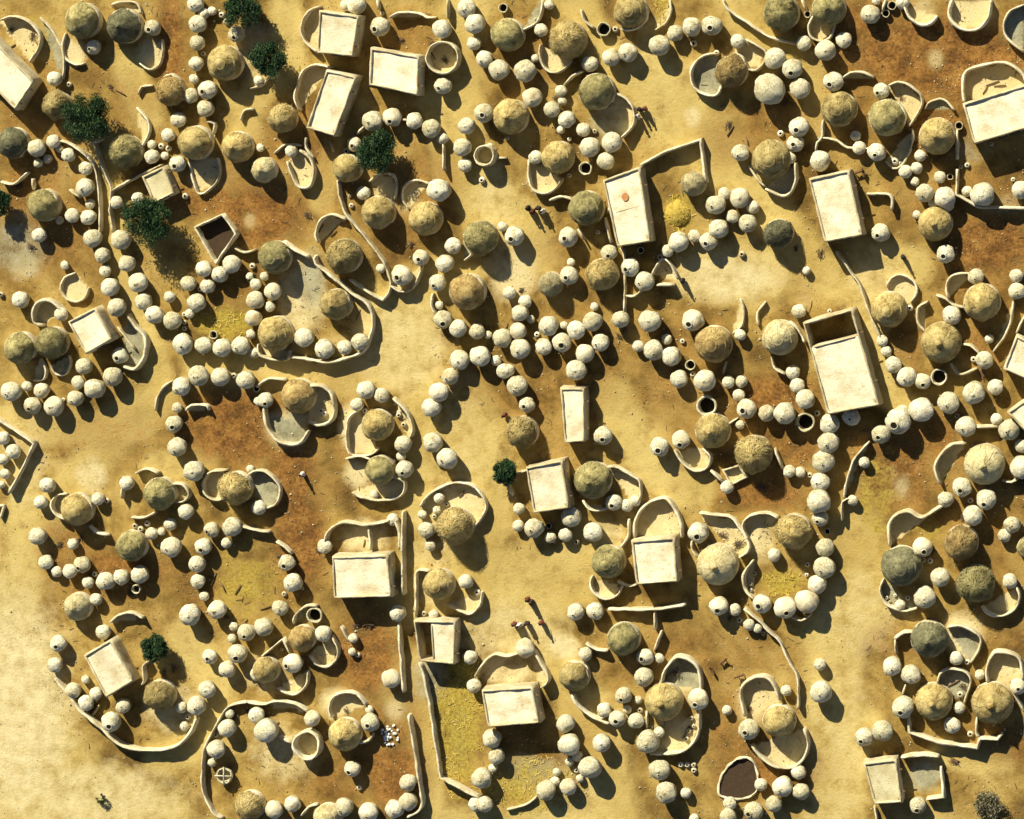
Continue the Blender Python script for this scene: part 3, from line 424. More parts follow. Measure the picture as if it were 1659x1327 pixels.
for x, y, r, f in px_items(GR):
    if any(math.hypot(x-a[0], y-a[1]) < .62*max(r, a[2]) for a in gr): continue
    gr.append((x, y, r, f[0] if f else ''))
huts = px_items(HU)
LM = [l for l in LM]
# ---------------------------------------------------------------- granaries, open jars and small pots
def lathe(prof, seg, wob=0.0, sd=0, closed_top=True, lump=0.0):
    V, F = [], []
    for z_i, (rr, z) in enumerate(prof):
        for k in range(seg):
            a = 2*math.pi*k/seg
            q = 1+wob*nz(math.cos(a)*1.3+sd*7.1, math.sin(a)*1.3, z*.8+sd)+lump*nz(math.cos(a)*3.1*rr+sd, math.sin(a)*3.1*rr, z*2.6+sd*3)
            V.append((rr*q*math.cos(a), rr*q*math.sin(a), z+(lump*.6*nz(math.cos(a)*2*rr, math.sin(a)*2*rr, sd*5+z) if z > .3 else 0)))
    for i in range(len(prof)-1):
        for k in range(seg):
            a, b2 = i*seg+k, i*seg+(k+1) % seg; F.append((a, b2, b2+seg, a+seg))
    if closed_top:
        V.append((0, 0, prof[-1][1])); c = len(V)-1; o = (len(prof)-1)*seg
        for k in range(seg): F.append((o+k, o+(k+1) % seg, c))
    return V, F
GB, GC, GO = [], [], []
for s in range(7):
    pb = [(.70, -.05), (.80, .25), (.93, .6), (.99, .95), (1.0, 1.3), (.96, 1.55), (.80, 1.74)]
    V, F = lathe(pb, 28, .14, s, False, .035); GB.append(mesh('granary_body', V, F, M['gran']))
    tp = 2.16+.10*(s % 3)
    cz = lambda q: 1.60+.58*(1-q**2.3)
    pc = [(.86, 1.56), (.99, 1.52), (1.0, 1.58)]+[(q, cz(q)) for q in (.95, .87, .76, .63, .48, .33, .20)]+[(.10, 2.19+.03*(s % 3)), (.03, 2.20+.05*(s % 3))]
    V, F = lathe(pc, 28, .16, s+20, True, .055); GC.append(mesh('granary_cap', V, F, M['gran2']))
for s in range(4):
    po = [(.78, -.05), (.92, .3), (1.0, .8), (1.0, 1.15), (.97, 1.24), (.88, 1.26), (.80, 1.22), (.78, .9), (.74, .1), (.3, .06)]
    V, F = lathe(po, 28, .12, s+40, True, .03); GO.append(mesh('open_granary', V, F, M['gran']))
GD = mesh('shade_disc', *lathe([(.80, .16), (.4, .17)], 20, 0, 0, True), M['dark'])  # disc that paints the shade inside open granaries
def hole_mesh():
    V, F = lathe([(1.0, -.25), (1.12, .0), (1.05, .22), (.86, .26), (.74, .12), (.72, -.1)], 14, .1, 3, False)
    return mesh('rim', V, F, M['gran2'])
HR = hole_mesh()
V, F = lathe([(.80, -.08), (.4, -.10)], 14, 0, 0, True); HD = mesh('opening', V, F, M['dark'])  # disc: shade inside the hatch, painted as a dark colour
POT = []
for s in range(3):
    V, F = lathe([(.4, 0), (.8, .25), (1, .7), (.92, 1.1), (.6, 1.35), (.42, 1.42), (.5, 1.55), (.56, 1.6), (.44, 1.58), (.36, 1.4), (.5, 1.1), (.6, .8)], 16, .05, s, True, .02); POT.append(mesh('pot', V, F, M['pot']))
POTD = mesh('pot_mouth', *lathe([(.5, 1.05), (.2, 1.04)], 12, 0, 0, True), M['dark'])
rng = random.Random(3)
big = [g for g in gr if g[3] != 'o' and g[2] > 24.5/SK]
big.sort(key=lambda g: -g[2])
keep, rest = big[:300], big[300:]
opens = [g for g in gr if g[3] == 'o']; pots = [g for g in gr if g[3] != 'o' and g[2] <= 24.5/SK]
print('granaries', len(big), 'open', len(opens), 'pots', len(pots), 'huts', len(huts))
allg = places([(g[0], g[1]) for g in big])
lab_of = {id(g): l for g, l in zip(big, allg)}
def place_granary(g, asparts=True):
    x, y, r, f = g; R = r/PXM*1.02
    p = at(x, y, 1.45*R); p.z = 0
    zs = R*rng.uniform(.95, 1.12); i = rng.randrange(7); rz = rng.uniform(0, 6.28)
    t = empty('granary', p, rz, (R, R*rng.uniform(.95, 1.05), zs)); t.rotation_euler = (rng.gauss(0, .035), rng.gauss(0, .035), rz)
    old = rng.random() < .16
    b = link('body', GB[i], t); c = link('cap', GC[rng.randrange(7)], t)
    if old:
        for q_ in (b, c): q_.material_slots[0].link = 'OBJECT'; q_.material_slots[0].material = M['wall']
    if f == 'd' or rng.random() < .45:
        a = math.radians(rng.uniform(200, 300))-rz; q = rng.uniform(.22, .5)
        zt = 1.60+.58*(1-q**2.3)+.035
        k = rng.uniform(.26, .35) if f == 'd' else rng.uniform(.10, .15)
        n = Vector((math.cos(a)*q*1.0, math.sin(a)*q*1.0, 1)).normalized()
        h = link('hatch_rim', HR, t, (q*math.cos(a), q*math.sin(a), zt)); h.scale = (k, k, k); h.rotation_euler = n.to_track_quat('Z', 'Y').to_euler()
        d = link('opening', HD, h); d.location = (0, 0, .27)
    return t
for g in keep:
    t = place_granary(g); l = lab_of[id(g)]
    sz = 'large' if g[2] > 14.6 else 'medium' if g[2] > 11 else 'small'
    if abs(g[0]-1246.7) < 2 and abs(g[1]-146) < 3: l0 = "biggest white granary of all, dome-topped, among four common ones"
    else: l0 = "%s white granary%s, %s" % (sz, ' with dark hole' if g[3] == 'd' else '', l)
    tag(t, l0, 'granary', 'whitewashed clay granaries around the compounds')
# the smaller granaries beyond the first three hundred, as one mass
VV, FF = [], []
for g in rest:
    x, y, r, f = g; R = r/PXM*1.02; p = at(x, y, 1.45*R); rz = rng.uniform(0, 6.28); i = rng.randrange(7)
    for me in (GB[i], GC[i]):
        o = len(VV)
        for v in me.vertices:
            c, s = math.cos(rz), math.sin(rz); VV.append((p.x+R*(v.co.x*c-v.co.y*s), p.y+R*(v.co.x*s+v.co.y*c), R*v.co.z))
        FF += [tuple(o+k for k in pl.vertices) for pl in me.polygons]
if rest: tag(link('small_granaries', mesh('small_granaries', VV, FF, M['gran2'])), 'many small white granaries crowded between the larger ones', 'granaries', kind='stuff')
for g, l in zip(opens, places([(g[0], g[1]) for g in opens])):
    x, y, r, f = g; R = r/PXM; p = at(x, y, 1.25*R); p.z = 0
    o = empty('open_granary', p, rng.uniform(0, 6), (R, R, R*(1.0 if R > .6 else 1.2)))
    link('body', GO[rng.randrange(4)], o)
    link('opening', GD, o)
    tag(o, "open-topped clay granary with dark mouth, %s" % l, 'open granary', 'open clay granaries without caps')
for g, l in zip(pots, places([(g[0], g[1]) for g in pots])):
    x, y, r, f = g; R = r/PXM*.95; p = at(x, y, R); p.z = 0
    o = link('water_pot', POT[rng.randrange(3)]); o.location = p; o.scale = (R, R, R*.9); o.rotation_euler = (0, 0, rng.uniform(0, 6))
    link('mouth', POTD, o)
    tag(o, "small round clay pot, %s" % l, 'pot', 'clay pots standing on the ground')
for k in range(27):                                # the heap of white pots
    a, q = rng.uniform(0, 6.28), math.sqrt(rng.random())*18
    p = at(633+q*math.cos(a)*.85, 1190+q*math.sin(a), .1); R = rng.uniform(.11, .19)
    o = link('white_pot', POT[k % 3]); o.location = (p.x, p.y, .0+R*.5); o.scale = (R, R, R*.95); o.rotation_euler = (rng.uniform(-1.5, 1.5), rng.uniform(-1.5, 1.5), rng.uniform(0, 6))
    o.material_slots[0].link = 'OBJECT'; o.material_slots[0].material = M['pale']
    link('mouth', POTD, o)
    tag(o, "little white pot lying in the bright heap right of a tan hut", 'pot', 'heap of little white pots')
# ---------------------------------------------------------------- thatched huts
def roof_mesh(style, sd, mat):
    rn = random.Random(sd)
    if style == 'c': prof = [(1.0, 0), (1.04, .03), (.98, .22), (.90, .42), (.78, .66), (.62, .88), (.45, 1.04), (.30, 1.14), (.19, 1.20), (.15, 1.30), (.11, 1.42), (.05, 1.5)]
    elif style == 's' and sd == 14: prof = [(.98, -.05), (1.04, .02), (1.0, .16), (.90, .40), (.77, .64), (.62, .86), (.46, 1.04), (.30, 1.18), (.17, 1.28), (.09, 1.40), (.03, 1.46)]
    elif style == 's' and sd == 17: prof = [(.98, -.05), (1.04, .02), (1.0, .20), (.93, .40), (.84, .58), (.80, .66), (.76, .67), (.66, .84), (.52, 1.0), (.40, 1.10), (.36, 1.16), (.30, 1.17), (.16, 1.27), (.04, 1.32)]
    else: prof = [(.97, -.05), (1.03, .02), (1.0, .2), (.94, .42), (.85, .64), (.73, .86), (.58, 1.05), (.42, 1.18), (.26, 1.27), (.12, 1.32), (.04, 1.34)]
    # refine
    P = []
    for i in range(len(prof)-1):
        a, b2 = prof[i], prof[i+1]
        for t in (0, .5): P.append((a[0]+(b2[0]-a[0])*t, a[1]+(b2[1]-a[1])*t))
    P.append(prof[-1])
    wob, lump = {'s': (.10, .035), 'r': (.17, .15), 'c': (.02, .015)}[style]
    V, F = lathe(P, 64, wob, sd, True, lump)
    if style == 'c':                                  # stepped courses of thatch
        V = [(x*(1+.018*(1 if int(z*7) % 2 else 0)), y*(1+.018*(1 if int(z*7) % 2 else 0)), z) for x, y, z in V]
    # loose strands lying down the slope
    n = {'s': 220, 'r': 1100, 'c': 200}[style]
    for k in range(n):
        a = rn.uniform(0, 6.283); u = math.sqrt(rn.uniform(.02, 1)); i = min(len(P)-2, max(1, int((1-u)*len(P)*1.0)+1))
        r0, z0 = P[i]; i2 = max(0, i-rn.choice((2, 3, 4))); r1, z1 = P[i2]
        da = rn.uniform(-.12, .12)*(2.5 if style == 'r' else 1); w = rn.uniform(.006, .016)
        lift = rn.uniform(.015, .06)*(2 if style == 'r' else 1)
        q0 = 1+wob*nz(math.cos(a)*1.3+sd*7.1, math.sin(a)*1.3, z0*.8+sd)
        A = Vector((math.cos(a)*r0*q0*(1+lift*.5), math.sin(a)*r0*q0*(1+lift*.5), z0+lift)); B = Vector((math.cos(a+da)*r1*q0*(1+lift), math.sin(a+da)*r1*q0*(1+lift), z1+lift*.6))
        t = Vector((-math.sin(a), math.cos(a), 0))*w
        o = len(V); V += [tuple(A-t), tuple(A+t), tuple(B+t), tuple(B-t)]; F.append((o, o+1, o+2, o+3))
    return mesh('thatch', V, F, mat)
RM = {}
def get_roof(style, tone, v):
    k = (style, v, tone)
    if k not in RM: RM[k] = roof_mesh(style, 11+v*3, M['st_'+tone])
    return RM[k]
def hutwall():
    prof = [(1.03, -.05), (1.03, .5), (1.02, .98), (1.0, 1.03), (.955, 1.03), (.94, .98), (.94, .6)]
    V, F = lathe(prof, 48, .03, 5, False, .012)
    return mesh('hut_wall', V, F, M['wall'])
HW = hutwall()
def doormesh():
    bm = bmesh.new(); bmesh.ops.create_cube(bm, size=1)
    for v in bm.verts: v.co = Vector((v.co.x*.62, v.co.y*.10, v.co.z*1.25+.62))
    bmesh.ops.bevel(bm, geom=bm.edges[:], offset=.03, segments=1, affect='EDGES')
    me = bpy.data.meshes.new('hut_door'); bm.to_mesh(me); bm.free(); me.materials.append(M['wood']); return me
DM = doormesh()
FN = mesh('finial', *lathe([(.09, 0), (.12, .08), (.06, .16), (.09, .22), (.02, .32)], 12), M['st_b'])
TONE = {'t': 'tan', 'o': 'olive', 'g': 'dark green', 'p': 'pale', 'b': 'brown'}
STY = {'s': 'smooth', 'r': 'ragged', 'c': 'cone-tipped'}
SPECIAL = {(1160,916): "pale cone-tipped hut, broad and smooth, beside the heart-shaped double yard", (1594,754): "big pale cone-tipped hut near the right edge with a crescent yard at its left",
 (1459,920): "dark green smooth hut with small pots in a crescent yard under it", (199,42): "dark green smooth hut at the top with a light grey yard", (1522,555): "tan cone-tipped hut with ringed thatch bands, beside a curved yard",
 (1074,1138): "tan cone-tipped hut standing in the oval yard of small pots", (1607,1140): "widest tan cone-tipped hut at the lower right", (1504,1037): "dark green hut at the lower right above two cone-tipped ones",
 (1260,380): "dark ragged hut covered as with a net, at the edge of the open sand", (888,462): "small pale striped hut left of two granaries with holes"}
def hut(x, y, r, tone, style, i, lab):
    R = r/PXM*.98; hw = 1.15+.12*R; hr = R*(1.02 if style != 'c' else .86)
    p = at(x, y, hw+.25*hr); p.z = 0
    t = empty('thatched_hut', p)
    w = link('wall', HW, t); w.scale = (R*.98, R*.98, hw); w.rotation_euler = (0, 0, i*1.7)
    k = link('roof', get_roof(style, tone, i % 3), t, (0, 0, hw-.12)); k.scale = (R*.985, R*.985, hr); k.rotation_euler = (0, 0, rng.uniform(0, 6.28))
    k['label'] = "%s %s thatch roof" % (STY[style], TONE[tone])
    a = rng.uniform(3.6, 5.6)
    d = link('door', DM, t, (math.cos(a)*R*1.0, math.sin(a)*R*1.0, 0)); d.rotation_euler = (0, 0, a+math.pi/2); d.scale = (1, 1, min(1, hw/1.4))
    if style == 'c': f = link('finial', FN, t, (0, 0, hw-.12+hr*1.44)); f.scale = (1.3, 1.3, 1.1)
    tag(t, lab, 'hut', 'thatched round huts of the compounds')
hl = places([(h[0], h[1]) for h in huts])
for i, ((x, y, r, f), l) in enumerate(zip(huts, hl)):
    lab = None
    for (a, b2), s in SPECIAL.items():
        if math.hypot(x-a, y-b2) < 9: lab = s
    if not lab: lab = "%s %s thatched hut, %s" % (STY[f[1]], TONE[f[0]], l)
    hut(x, y, r, f[0], f[1], i, lab)
# ---------------------------------------------------------------- swept mud walls
def smooth_path(P, closed, sharp=False):
    if sharp or len(P) < 3:
        out = []
        n = len(P) if closed else len(P)-1
        for i in range(n):
            a, b2 = P[i], P[(i+1) % len(P)]; L = (b2-a).length; k = max(1, int(L/.45))
            for j in range(k): out.append(a.lerp(b2, j/k))
        if not closed: out.append(P[-1])
        return out
    out = []; n = len(P); rngs = range(n if closed else n-1)
    g = lambda i: P[i % n] if closed else P[max(0, min(n-1, i))]
    for i in rngs:
        p0, p1, p2, p3 = g(i-1), g(i), g(i+1), g(i+2); L = (p2-p1).length; k = max(2, int(L/.32))
        for j in range(k):
            t = j/k
            out.append(.5*((2*p1)+(p2-p0)*t+(2*p0-5*p1+4*p2-p3)*t*t+(3*p1-p0-3*p2+p3)*t**3))
    if not closed: out.append(P[-1])
    return out
def sweep(P, w, h, closed=False, sharp=False, rough=.05, hn=.1, sd=0, base=-.05):
    Q = smooth_path([Vector((p.x, p.y)) for p in P], closed, sharp); n = len(Q)
    prof = [(-.62, base), (-.54, h*.5), (-.48, h*.90), (-.30, h*.99), (0, h*1.02), (.30, h*.99), (.48, h*.90), (.54, h*.5), (.62, base)]
    V, F = [], []
    for i in range(n):
        a = Q[(i-1) % n] if closed or i > 0 else Q[i]; b2 = Q[(i+1) % n] if closed or i < n-1 else Q[i]
        t = (b2-a); t = t.normalized() if t.length > 1e-6 else Vector((1, 0)); nn = Vector((-t.y, t.x))
        m = 1.0
        if sharp:
            d1 = (Q[i]-a); d2 = (b2-Q[i])
            if d1.length > 1e-6 and d2.length > 1e-6:
                c = d1.normalized().dot(d2.normalized()); m = 1/max(.55, math.sqrt(max(0.05, (1+c)/2)))
        ww = w*m*(1+.38*nz(Q[i].x, Q[i].y, sd, .8)); hh = 1+hn*nz(Q[i].x, Q[i].y, sd+9, .6)-(hn*1.6*max(0, nz(Q[i].x, Q[i].y, sd+31, 1.3)-.28) if hn > .1 else 0)+.4*hn*nz(Q[i].x, Q[i].y, sd+5, 2.5)
        if not closed and i in (0, n-1): ww *= .75; hh *= .88
        for u, z in prof:
            off = u*ww+rough*nz(Q[i].x*1.5, Q[i].y*1.5, z*2+u*3+sd)
            V.append((Q[i].x+nn.x*off, Q[i].y+nn.y*off, (z if z == base else z*hh)))
    k = len(prof)
    for i in range(n if closed else n-1):
        for j in range(k-1):
            a, b2 = i*k+j, ((i+1) % n)*k+j; F.append((a, a+1, b2+1, b2))
    if not closed: F += [tuple(range(k-1, -1, -1)), tuple(range((n-1)*k, n*k))]
    return V, F
mids = [w[0][len(w[0])//2] for w in wl]
cl0 = lambda pts, fl: 'c' in fl and 'l' not in fl and max(q[0] for q in pts)-min(q[0] for q in pts) > 25
M['floor_shade'] = plain('shaded_floor', (.05, .032, .018))  # dark brown, with the shade inside pen and pit painted in
for i, ((pts, fl), l) in enumerate(zip(wl, places(mids))):
    pit = 'c' in fl and abs(pts[0][0]-1204) < 2 and pts[0][1] > 1200
    h = .38 if pit else 1.4 if len(pts) == 4 and cl0(pts, fl) else 1.75 if cl0(pts, fl) else .62 if 'l' in fl else 1.3 if 'w' in fl else 1.12; wd = .18 if 'l' in fl else .27 if 'w' in fl else .20
    cl = 'c' in fl
    P = [at(a, b2, h) for a, b2 in pts]
    L = sum((P[k+1]-P[k]).length for k in range(len(P)-1))
    sharp = (cl and len(pts) <= 4) or 's' in fl
    V, F = sweep(P, wd, h, cl, sharp, .16 if pit else .085, .9 if pit else .26, i)
    o = link('clay_wall', mesh('clay_wall', V, F, M['wall']))
    if cl and (len(pts) == 4 and h > 1 or abs(pts[0][0]-1204) < 2 and pts[0][1] > 1200):
        G = [at(a, b2, h) for a, b2 in pts]; G = smooth_path([Vector((q.x, q.y)) for q in G], True, sharp); c = sum(G, Vector((0, 0)))/len(G)
        fv = [(c.x, c.y, .15)]+[(c.x+(q.x-c.x)*t, c.y+(q.y-c.y)*t, .15+.05*nz(q.x, q.y, t)) for t in (.5, .98) for q in G]; n_ = len(G)
        ff = [(0, 1+k, 1+(k+1) % n_) for k in range(n_)]+[(1+k, 1+n_+k, 1+n_+(k+1) % n_, 1+(k+1) % n_) for k in range(n_)]
        link('floor', mesh('floor', fv, ff, M['floor_shade']), o)
    kind = 'closed' if cl else 'long' if L > 9 else 'short' if L < 3.2 else 'curved' if len(pts) > 3 else 'plain'
    if cl and len(pts) == 4 and h > 1: lab = "pointed pen of thin clay walls with a dark inside above three granaries"
    else: lab = "%s %s clay wall, %s" % ('low' if 'l' in fl else 'pale', kind, l)
    tag(o, lab, 'wall', 'clay yard walls of the compounds', 'thing')
# ---------------------------------------------------------------- flat-roofed houses
def boxm(bm, c, s, rz=0):
    r = bmesh.ops.create_cube(bm, size=1); mt = Matrix.Translation(c) @ Matrix.Rotation(rz, 4, 'Z') @ Matrix.Diagonal((*s, 1))
    bmesh.ops.transform(bm, matrix=mt, verts=r['verts'])
def frombm(name, bm, mat):
    me = bpy.data.meshes.new(name); bm.to_mesh(me); bm.free(); me.materials.append(mat); return me
def slab(quad, z, th, sd, mat, n=10):
    V, F = [], []
    for i in range(n+1):
        for j in range(n+1):
            u, v = i/n, j/n; a = quad[0].lerp(quad[1], u); b2 = quad[3].lerp(quad[2], u); p = a.lerp(b2, v)
            V.append((p.x, p.y, z+.05*nz(p.x, p.y, sd, .5)-.05*(v)))
    for i in range(n):
        for j in range(n):
            a = i*(n+1)+j; F.append((a, a+1, a+n+2, a+n+1))
    m = len(V); V += [(q.x, q.y, z-th) for q in quad]; F.append((m, m+1, m+2, m+3))
    for (a, b2) in ((0, 1), (1, 2), (2, 3), (3, 0)):
        corner = {0: 0, 1: n*(n+1), 2: n*(n+1)+n, 3: n}
        F.append((corner[a], corner[b2], m+b2, m+a))
    return mesh('roof', V, F, mat)
for i, (lab, H, cs, opf, side) in enumerate(HO):
    C = [at(x, y, H) for x, y in cs]; cen = sum(C, Vector())/4; cen.z = 0
    L = [Vector((c.x-cen.x, c.y-cen.y, 0)) for c in C]
    def inset(q, d):
        out = []
        for k in range(4):
            a, b2, c2 = q[(k-1) % 4], q[k], q[(k+1) % 4]; e1 = (b2-a).normalized(); e2 = (c2-b2).normalized()
            n1, n2 = Vector((e1.y, -e1.x, 0)), Vector((e2.y, -e2.x, 0)); out.append(b2+(n1+n2)*d/(1+n1.dot(n2)))
        return out
    t = empty('flat_roofed_house', cen)
    mid = inset(L, .14)
    V, F = sweep(mid, .29, H, True, True, .06, .03, i*3)
    dz = []
    if opf and side == 'top': dz = [(mid[0].lerp(mid[3], opf), mid[1].lerp(mid[2], opf))]
    if opf and side == 'left': dz = [(mid[0].lerp(mid[1], opf), mid[3].lerp(mid[2], opf))]
    if side == 'div': dz = [(mid[0].lerp(mid[3], .5), mid[1].lerp(mid[2], .5))]
    for a, b2 in dz:
        v2, f2 = sweep([a, b2], .25, H-.03 if side != 'div' else H-.18, False, True, .02, .02, i)
        o = len(V); V += v2; F += [tuple(o+q for q in f) for f in f2]
    link('wall', mesh('house_wall', V, F, M['house']), t)
    q = inset(L, .22)
    if opf and side == 'top': q = [q[0].lerp(q[3], opf), q[1].lerp(q[2], opf), q[2], q[3]]
    if opf and side == 'left': q = [q[0].lerp(q[1], opf), q[1], q[2], q[3].lerp(q[2], opf)]
    rf = link('roof', slab(q, H-.16, .2, i, M['roofdull'] if i in (1, 19) else M['roofclay']), t)
    # door on the side towards the yard, a lintel over it, wooden spouts through the parapet
    e = L[3]-L[2]; n = Vector((-e.y, e.x, 0)).normalized(); n = n if n.y < 0 else -n
    a = math.atan2(e.y, e.x); mdl = (L[3]+L[2])/2
    bm = bmesh.new(); boxm(bm, mdl+n*.04+Vector((0, 0, .85)), (.8, .12, 1.7), a); bmesh.ops.bevel(bm, geom=bm.edges[:], offset=.015, segments=1, affect='EDGES')
    link('door', frombm('door', bm, M['wood']), t)
    bm = bmesh.new(); boxm(bm, mdl+n*.05+Vector((0, 0, 1.8)), (1.15, .16, .14), a)
    link('lintel', frombm('lintel', bm, M['bark']), t)
    for k in (.25, .75):
        p = L[1].lerp(L[2], k); e2 = (L[2]-L[1]).normalized(); n2 = Vector((e2.y, -e2.x, 0)); n2 = n2 if n2.x > 0 else -n2
        bm = bmesh.new(); boxm(bm, p+n2*.14+Vector((0, 0, H-.38)), (.55, .10, .09), math.atan2(n2.y, n2.x))
        link('roof_spout', frombm('roof_spout', bm, M['wood']), t)
    if side == 'div':
        p = at(1013, 319, H-.11)-cen; VV = [(p.x+.36*math.cos(z*.5236)*(1+.2*nz(z, 1, 1)), p.y+.42*math.sin(z*.5236)*(1+.2*nz(z, 2, 1)), H-.075) for z in range(12)]
        link('rust_stain', mesh('stain', VV, [tuple(range(12))], M['rust']), t)
    tag(t, lab, 'house', 'flat-roofed clay houses')
# ---------------------------------------------------------------- trees and bushes
def tube(V, F, a, b2, r0, r1, seg=7):
    d = (b2-a).normalized(); s = d.orthogonal().normalized(); u = d.cross(s); o = len(V)
    for p, r in ((a, r0), (b2, r1)):
        for k in range(seg): t = 2*math.pi*k/seg; V.append(p+s*r*math.cos(t)+u*r*math.sin(t))
    for k in range(seg): F.append((o+k, o+(k+1) % seg, o+seg+(k+1) % seg, o+seg+k))
def tree(x, y, rp, lab, i):
    rn = random.Random(50+i); R = rp/PXM; H = max(.5, R*.9+ (.75 if R > 1 else .05)); H = .9 if 'dry' in lab else H; dry = 'dry' in lab
    p = at(x, y, H); p.z = 0
    t = empty('tree' if R > 1 else 'bush', p)
    V, F = [], []; th = H-R*.55
    tube(V, F, Vector((0, 0, -.1)), Vector((.05*R, .04*R, max(.15, th))), .12*R+.03, .08*R+.02)
    cl = []
    for k in range(34 if R > 1 else 12):
        a = rn.uniform(0, 6.28); q = math.sqrt(rn.random())*.84; zz = rn.uniform(-.45, .62)*math.sqrt(max(0, 1-q*q))
        c = Vector((math.cos(a)*q*R, math.sin(a)*q*R, H+zz*R*.8)); cl.append((c, rn.uniform(.26, .42)*R))
        if k % 2 == 0: tube(V, F, Vector((.05*R, .04*R, max(.12, th-.1*R))), c, .045*R, .012*R, 5)
    link('trunk', mesh('trunk', V, F, M['bark']), t)
    V, F = [], []
    n = int((620 if not dry else 150)*max(1, min(1.2, R/2))) if R > .8 else 110
    for c, cr in cl:
        for _ in range(n//2):
            d = Vector((rn.gauss(0, 1), rn.gauss(0, 1), rn.gauss(0, 1))).normalized()*cr*(rn.random()**.4)*rn.choice((1, 1, 1.25))
            q = c+d; s = rn.uniform(.05, .10)*(1.0 if R > .8 else .7); a = Vector((rn.gauss(0, 1), rn.gauss(0, 1), rn.gauss(0, .6))).normalized(); b2 = a.orthogonal().normalized()
            o = len(V); V += [q-a*s*1.6, q+b2*s*.6, q+a*s*1.6, q-b2*s*.6]; F.append((o, o+1, o+2, o+3))
    link('crown', mesh('crown', V, F, M['dry'] if dry else M['leaf'], smooth=False), t)
    tag(t, lab, 'tree' if R > 1 else 'bush')
for i, a in enumerate(TR): tree(*a, i)
# ---------------------------------------------------------------- straw, pebbles and sticks lying about
rn = random.Random(99)
_seg = []
for line in LANES.split(';'):
    q = [float(v) for v in line.split()]
    _seg += [(q[0]*.9, q[k], q[k+1], q[k+2], q[k+3]) for k in range(1, len(q)-3, 2)]
_seg = np.array(_seg)
def on_lane(x, y):
    dx, dy = _seg[:, 3]-_seg[:, 1], _seg[:, 4]-_seg[:, 2]; t = np.clip(((x-_seg[:, 1])*dx+(y-_seg[:, 2])*dy)/(dx*dx+dy*dy), 0, 1)
    return bool((np.hypot(x-_seg[:, 1]-t*dx, y-_seg[:, 2]-t*dy) < _seg[:, 0]).any())
V, F = [], []
ys = [e.split() for e in SOIL.replace('\n', ';').split(';') if e.startswith('y')]
for e in ys:
    cx, cy, rx, ry, st = [float(q) for q in e[1:]]
    if st < .7: continue
    for _ in range(int(rx*ry*.30*st)):
        a, q = rn.uniform(0, 6.283), math.sqrt(rn.random())*1.15
        if nz(cx+math.cos(a)*q*rx, cy+math.sin(a)*q*ry, 2, .05) < rn.uniform(-.15, .3): continue
        p = at(cx+math.cos(a)*q*rx, cy+math.sin(a)*q*ry); w, L = rn.uniform(.012, .03), rn.uniform(.08, .26); b2 = rn.uniform(0, 6.28)
        d = Vector((math.cos(b2), math.sin(b2), rn.uniform(-.15, .15)))*L; s = Vector((-math.sin(b2), math.cos(b2), 0))*w; p.z = rn.uniform(.06, .12)
        o = len(V); V += [p-d-s, p+d-s, p+d+s, p-d+s]; F.append((o, o+1, o+2, o+3))
tag(link('straw', mesh('straw', V, F, M['bits'], False)), 'loose yellow straw strewn over the yard floors', 'straw', kind='stuff')
V, F = [], []
for _ in range(22000):
    px, py = rn.uniform(-20, 1680), rn.uniform(-20, 1350)
    if nz(px*.012, py*.012, 4) < .0+rn.uniform(-.25, .1) or rn.random() < .8 and on_lane(px, py): continue
    p = at(px, py); s = rn.uniform(.02, .055)*(1.9 if rn.random() < .06 else 1); o = len(V); p.z = .03
    V += [p+Vector((rn.uniform(.6, 1)*s*dx, rn.uniform(.6, 1)*s*dy, 0)) for dx, dy in ((-1, -1), (1, -1), (1, 1), (-1, 1))]+[p+Vector((0, 0, s*1.0+.03))]
    F += [(o, o+1, o+4), (o+1, o+2, o+4), (o+2, o+3, o+4), (o+3, o, o+4)]
V2, F2 = [], []
for _ in range(3200):
    px, py = rn.uniform(0, 1659), rn.uniform(0, 1327)
    if nz(px*.015, py*.015, 8) < rn.uniform(-.15, .25) or on_lane(px, py): continue
    p = at(px, py, .07); a = rn.uniform(0, 3.14); L, w = rn.uniform(.08, .38), rn.uniform(.015, .035)
    d = Vector((math.cos(a), math.sin(a), rn.uniform(-.1, .1)))*L; s = Vector((-math.sin(a), math.cos(a), 0))*w; o = len(V2); z = Vector((0, 0, w*1.3))
    V2 += [p-d-s, p+d-s*.5, p+d+s*.5, p-d+s, p-d*.9+z, p+d*.9+z]; F2 += [(o, o+1, o+5, o+4), (o+3, o+4, o+5, o+2), (o, o+4, o+3), (o+1, o+2, o+5)]
V3, F3 = [], []
for _ in range(7500):
    px, py = rn.uniform(0, 1659), rn.uniform(0, 1327)
    if nz(px*.013, py*.013, 12)+.5*nz(px*.05, py*.05, 3) < rn.uniform(-.1, .25) or on_lane(px, py): continue
    p = at(px, py, .02); s = rn.uniform(.03, .09)*(1.6 if rn.random() < .07 else 1); o = len(V3); a0 = rn.uniform(0, 6.28)
    for zz, q in ((0, 1.0), (.55, .85), (.95, .35)):
        for k in range(5): a = a0+k*1.2566+zz; V3.append(p+Vector((math.cos(a)*s*q*rn.uniform(.7, 1.3), math.sin(a)*s*q*rn.uniform(.7, 1.3), s*zz)))
    for l in (0, 5): F3 += [(o+l+k, o+l+(k+1) % 5, o+l+5+(k+1) % 5, o+l+5+k) for k in range(5)]
    F3.append(tuple(range(o+10, o+15)))
tag(link('rubble', mesh('rubble', V3, F3, M['pot'], False)), 'pale clay clods and potsherds littering the yards', 'rubble', kind='stuff')
tag(link('twigs', mesh('twigs', V2, F2, M['bark'], False)), 'small dark twigs and stalks littering the yards', 'twigs', kind='stuff')
tag(link('gravel', mesh('gravel', V, F, M['stone'], False)), 'scattered stones and clods on the sandy ground', 'gravel', kind='stuff')
